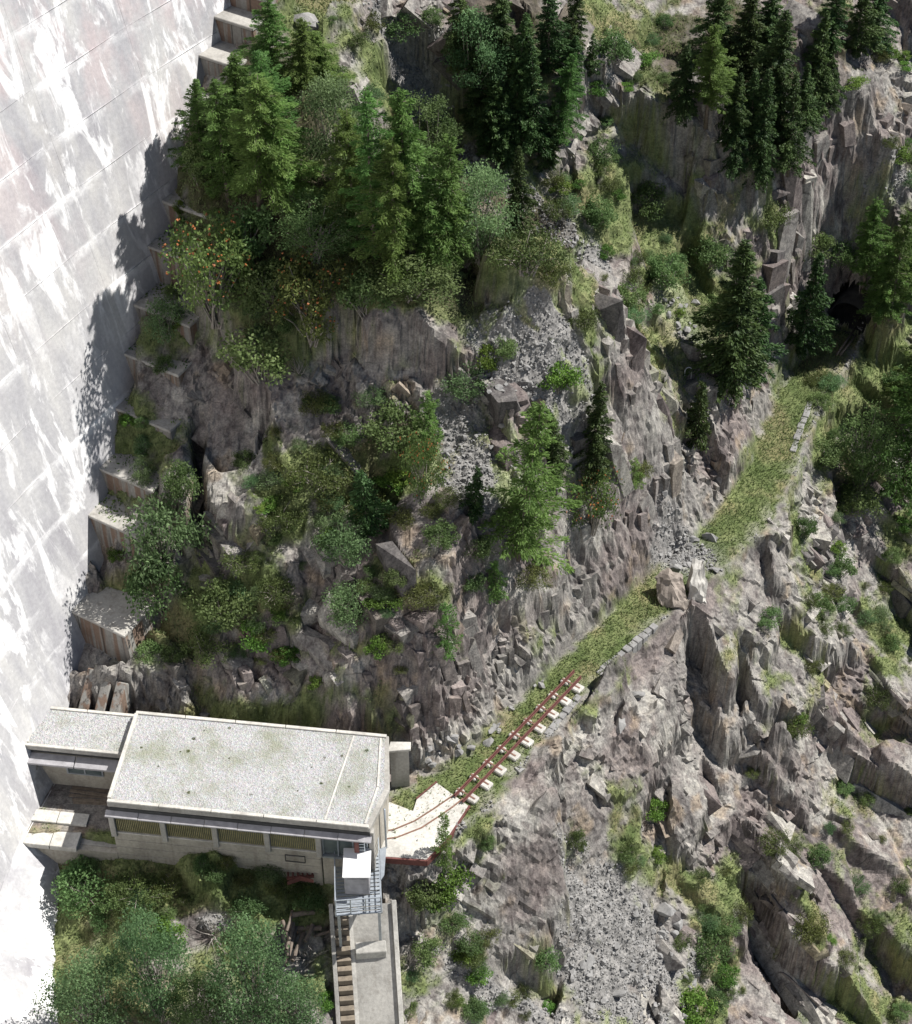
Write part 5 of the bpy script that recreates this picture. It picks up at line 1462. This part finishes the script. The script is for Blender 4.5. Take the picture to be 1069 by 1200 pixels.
BUSHES = [
 ('bush',293,282,36,'dark round bush below the left larch grove',1.2),('rowan',256,348,52,'large rowan with orange berries left of the hilltop',1.1),('rowan',366,376,42,'rowan with orange berries below the hilltop grove',1.1),
 ('bush',302,416,46,'dense green bush on the brow above the big slab',.9),('willowbush',196,380,28,'pale green bush overhanging the dam steps',1.2),('bush',320,340,40,'shaded green bush between the two rowans',1),
 ('bush',425,345,36,'green bush at the lower edge of the hilltop grove',1),('bush',235,200,26,'bush against the dam under the left grove',1.2),('bright',222,196,14,'bright green bush touching the dam wall',1.3),
 ('bush',755,236,28,'shaded blue-green bush in the upper gully',1),('dead',812,100,26,'grey dead shrub left of the top right larch',1),('dead',842,152,24,'second grey dead shrub below the top right larch',1),
 ('willowbush',548,450,28,'olive willow bush on the gravel in mid hill',1),('bright',570,422,18,'bright green bush at the head of the gravel patch',1.3),('bush',592,408,18,'green bush right of the bright one at the gravel head',1),
 ('bright',654,448,24,'bright green bush alone on the right of the gravel',1.3),('rowan',694,604,32,'yellow-green rowan on the edge of the slab',1.2),('rowan',494,568,26,'small orange-berried rowan in the middle of the hill',1.7),
 ('willowbush',406,640,32,'blue-green willow bush left of the hill centre',1.2),('bush',516,628,22,'small blue-green bush below the gravel patch',1),('juniper',500,688,32,'low juniper on the slab above the cliff',1.1),
 ('willowbush',406,712,30,'pale bush on the rock above the building roof',1.2),('bright',442,758,16,'bright leafy bush in a crack above the roof',1.2),('bright',372,800,12,'tiny bright bush on the rock close to the roof',1.2),
 ('bush',462,500,42,'dark olive bush at the upper left of the gravel patch',.8),('juniper',372,542,46,'wide juniper mat on the left of the hill',1.2),('juniper',330,592,34,'juniper mat at the right of the big slab',1.2),('juniper',322,684,30,'juniper mat below the big slab',1.2),('juniper',278,650,26,'juniper mat at the lower end of the big slab',1.2),
 ('juniper',618,288,46,'green juniper cushion on the hilltop',1.2),('juniper',648,310,28,'smaller juniper cushion on the hilltop edge',1.2),('juniper',682,366,24,'juniper mat on the ridge below the gravel gully',1.2),('juniper',372,470,22,'green tuft bush in the fissure above the slab',1.6),
 ('willowbush',196,640,50,'big grey-green bush beside the lowest abutment block',1.3),('bush',190,692,42,'leafy bush under the big grey-green one',1.2),('willowbush',170,560,16,'little willow growing on a dam step',1.5),('bush',214,572,24,'bush in the cleft left of the big slab',1.4),
 ('bush',262,712,40,'tangled bush on the ledge above the annex',1),('bright',300,744,24,'fresh green bush right of the tangled one above the annex',1),('juniper',245,745,34,'low olive shrub above the annex roof',1),
 ('bright',522,1036,32,'bright green bush covering the rock beside the deck',1.0),('bush',500,1045,26,'lower part bush clinging below the deck',1),
 ('juniper',928,848,24,'dense green cushion on the rocks at right',1.7),('juniper',950,1082,26,'green cushion in the hollow at lower right',1.7),('juniper',1020,1078,18,'small green cushion near the right edge, low down',1.7),('bush',832,1108,28,'bush at the right edge of the lower scree',1),('bright',812,1180,26,'bright bush at the bottom beside the scree',1),
 ('bush',942,622,16,'small bush in the rock cleft below the path bend',1.2),('bush',640,1122,18,'bush at the left edge of the lower scree',1),('bush',985,664,18,'bush on the rocks below the dark birch',1),('juniper',1028,810,20,'green cushion above the dark overhang at right',1.4),('bush',960,710,18,'bush in the grassy runnel at right',1),
 ('juniper',905,980,22,'olive cushion among the slabs at lower right',1.2),('bush',675,985,15,'small bush in the crack below the track',1.2),('bright',768,945,16,'bright plants at the top of the grassy slope',.9),('bush',570,985,14,'small shrub right of the deck corner',1),
 ('bush',700,250,22,'bush on the green bank above the gravel gully',1),('bush',780,320,26,'bush on the green bank right of the gully',1),('bush',738,350,22,'dark green bush left of the small scree',1),('bush',830,300,24,'bush above the big broad conifer',1),('juniper',650,240,22,'low green shrub behind the lone slim spruce',1.3),
 ('bright',475,555,20,'bright herbs beside the orange rowan',.7),('juniper',425,575,30,'low green shrub above the blue-green spruce',1.1),('bush',600,600,26,'dark bush at the foot of the feathery larch',.9),('bush',560,640,20,'bush left of the feathery larch foot',.9),('juniper',620,665,26,'shrub below the feathery larch',1.1),
 ('bush',100,1035,36,'dark bush in the building shade by the dam',.9),('juniper',160,1035,36,'shaded herbs below the annex wall',1.1),('bright',200,1090,20,'bright bush left of the log pile',1),('bright',380,1170,14,'small bright bush left of the stairs',1),('dead',250,1085,22,'dry branch heap above the large grey-green willows',.7),('dead',360,1110,24,'dry branches beside the incline',.7),('dead',480,1120,20,'dry twiggy shrub right of the incline',.9),('bush',500,1110,22,'olive shrub right of the incline',.9),('dead',350,430,16,'dead twigs hanging over the big slab',1),
 ('bush',1000,585,30,'bush under the dark birch right of the bend',.8),('bush',965,530,24,'shaded bush below the path near the bend',.9),('bush',1052,446,20,'bush at the right of the path end',1),('juniper',905,245,26,'green mat on the ledge below the top right stand',1.1),('bush',985,300,22,'bush on the brow above the tunnel',1),('bush',955,290,22,'bush left of the brow above the tunnel',1),('juniper',750,545,18,'small juniper on the right slab',1.2),('bush',705,180,20,'shaded bush under the top centre cliffs',1),('larch' if False else 'bush',720,60,24,'yellow-green bush at top right of centre',1),('bush',470,30,24,'bush on the ledges at the top',.8),('bush',395,95,20,'green bush among the pale dead trunks',1),
]
for a in BUSHES: bush(a[0], a[1], a[2], a[3], a[4], a[5])

ZONES = [([(380,20),(560,10),(560,80),(430,120)],14,'low shrub on the rocky ledges along the top','shrubs on the top ledges'),
 ([(640,210),(760,200),(840,290),(830,380),(740,380),(690,300)],26,'low shrub on the green bank beside the gravel gully','shrubs on the gully bank'),
 ([(280,480),(480,440),(560,560),(500,720),(300,740)],34,'low shrub scattered over the left face of the hill','shrubs on the hill face'),
 ([(500,680),(650,650),(650,740),(470,790),(380,780)],14,'low shrub along the brow above the cut cliff','shrubs above the cut cliff'),
 ([(920,600),(1069,600),(1069,800),(880,780)],22,'low shrub among the rocks below the path bend','shrubs below the path bend'),
 ([(860,820),(1069,850),(1069,1190),(920,1180),(850,1000)],26,'low shrub in the joints of the lower right slabs','shrubs on the lower right slabs'),
 ([(700,970),(860,1010),(880,1180),(820,1190),(770,1060),(690,1020)],20,'low shrub on the grassy slope above the lower scree','shrubs above the lower scree'),
 ([(470,1080),(640,1080),(650,1195),(470,1195)],18,'low shrub on the stony slope right of the incline','shrubs right of the incline'),
 ([(90,1010),(370,1010),(380,1070),(120,1100)],16,'low herb clump on the grass below the building','herbs below the building'),
 ([(150,700),(330,690),(340,780),(170,780)],16,'low shrub on the ledge above the annex','shrubs above the annex'),
 ([(950,60),(1069,60),(1069,260),(960,260)],16,'low shrub on the rock slope in the upper right corner','shrubs in the upper right'),
 ([(690,20),(790,20),(780,230),(690,220)],14,'low shrub on the crags right of the top centre spruces','shrubs on the upper crags'),
 ([(940,440),(1060,420),(1060,480),(940,540)],10,'low shrub on the bank right of the path','shrubs on the bank right of the path'),
 ([(200,230),(560,260),(540,330),(300,400),(190,330)],24,'low undergrowth bush beneath the hilltop larches','undergrowth beneath the larches')]
for poly, n, lab, grp in ZONES:
    for x, y in scatter(poly, int(n * 1.5)):
        b_, n_ = hit(x, y)
        if n_.z < .35: continue
        if (Vector((b_.x, b_.y)) - Vector((at(880, 600, 0).x, at(880, 600, 0).y))).length < 2: continue
        kind = random.choice(('juniper', 'juniper', 'bush', 'willowbush', 'bright' if 'shrub' in lab else 'bush'))
        s = random.uniform(.35, .95)
        e = plant(kind, b_ - Vector((0, 0, .06)), s / PROTO[kind][0]['r'], s * .85 / (1.6 if kind != 'juniper' else .9), lab, group=grp)
        e.name = 'low_shrub'
# weeds and shrubs that have taken hold on the abutment steps
for i in range(22):
    z = 7 + 19 * random.random(); q = dam_pt(toe_s(z) + .6, z + .5, random.uniform(.6, 2.6)); b_, n_ = drop(q.x, q.y, q.z + 3)
    e = plant(random.choice(('bush', 'juniper', 'willowbush', 'bright')), Vector((q.x, q.y, max(b_.z, q.z - .6))), random.uniform(.25, .5), random.uniform(.3, .6), 'small weed shrub growing on the abutment steps beside the dam', group='weeds on the abutment steps'); e.name = 'low_shrub'
# moss and weed tufts on the roof
for i in range(15):
    u, v = random.uniform(.6, RL - .6), random.uniform(.4, RD - .4)
    e = plant('juniper', BW(u, v, RZ), random.uniform(.03, .1), random.uniform(.04, .08), 'small weed tuft growing in the roof gravel', group='weed tufts on the roof'); e.name = 'weed_tuft'

# ------------------------------------------------------------------ grass: uncountable blades on the green ground
wgt = np.clip(green - .25, 0, 1) * (PF[:, 1] < 112) * (PF[:, 0] > -22)
gi = rng.choice(len(X), 130000, replace=True, p=wgt / wgt.sum())
Cg = PF[gi] + rng.normal(0, .06, (len(gi), 3)) * np.array([1, 1, .2])
hh = rng.gamma(3, .035, len(gi)) + .05
Cg[:, 2] += hh * .4
Ag = rng.normal(0, .45, (len(gi), 3)) + np.array([0, 0, 1])
tg = np.clip(fbm(PF[gi], .8, 3, 7) * 1.6 - .3 + rng.normal(0, .15, len(gi)), 0, 1)
go = link(bpy.data.objects.new('grass', leaves('grass', Cg, Ag, hh, .055, tg, M['grass'])))
tag(go, 'short alpine grass on the path, ledges and slopes', 'grass', kind='stuff')
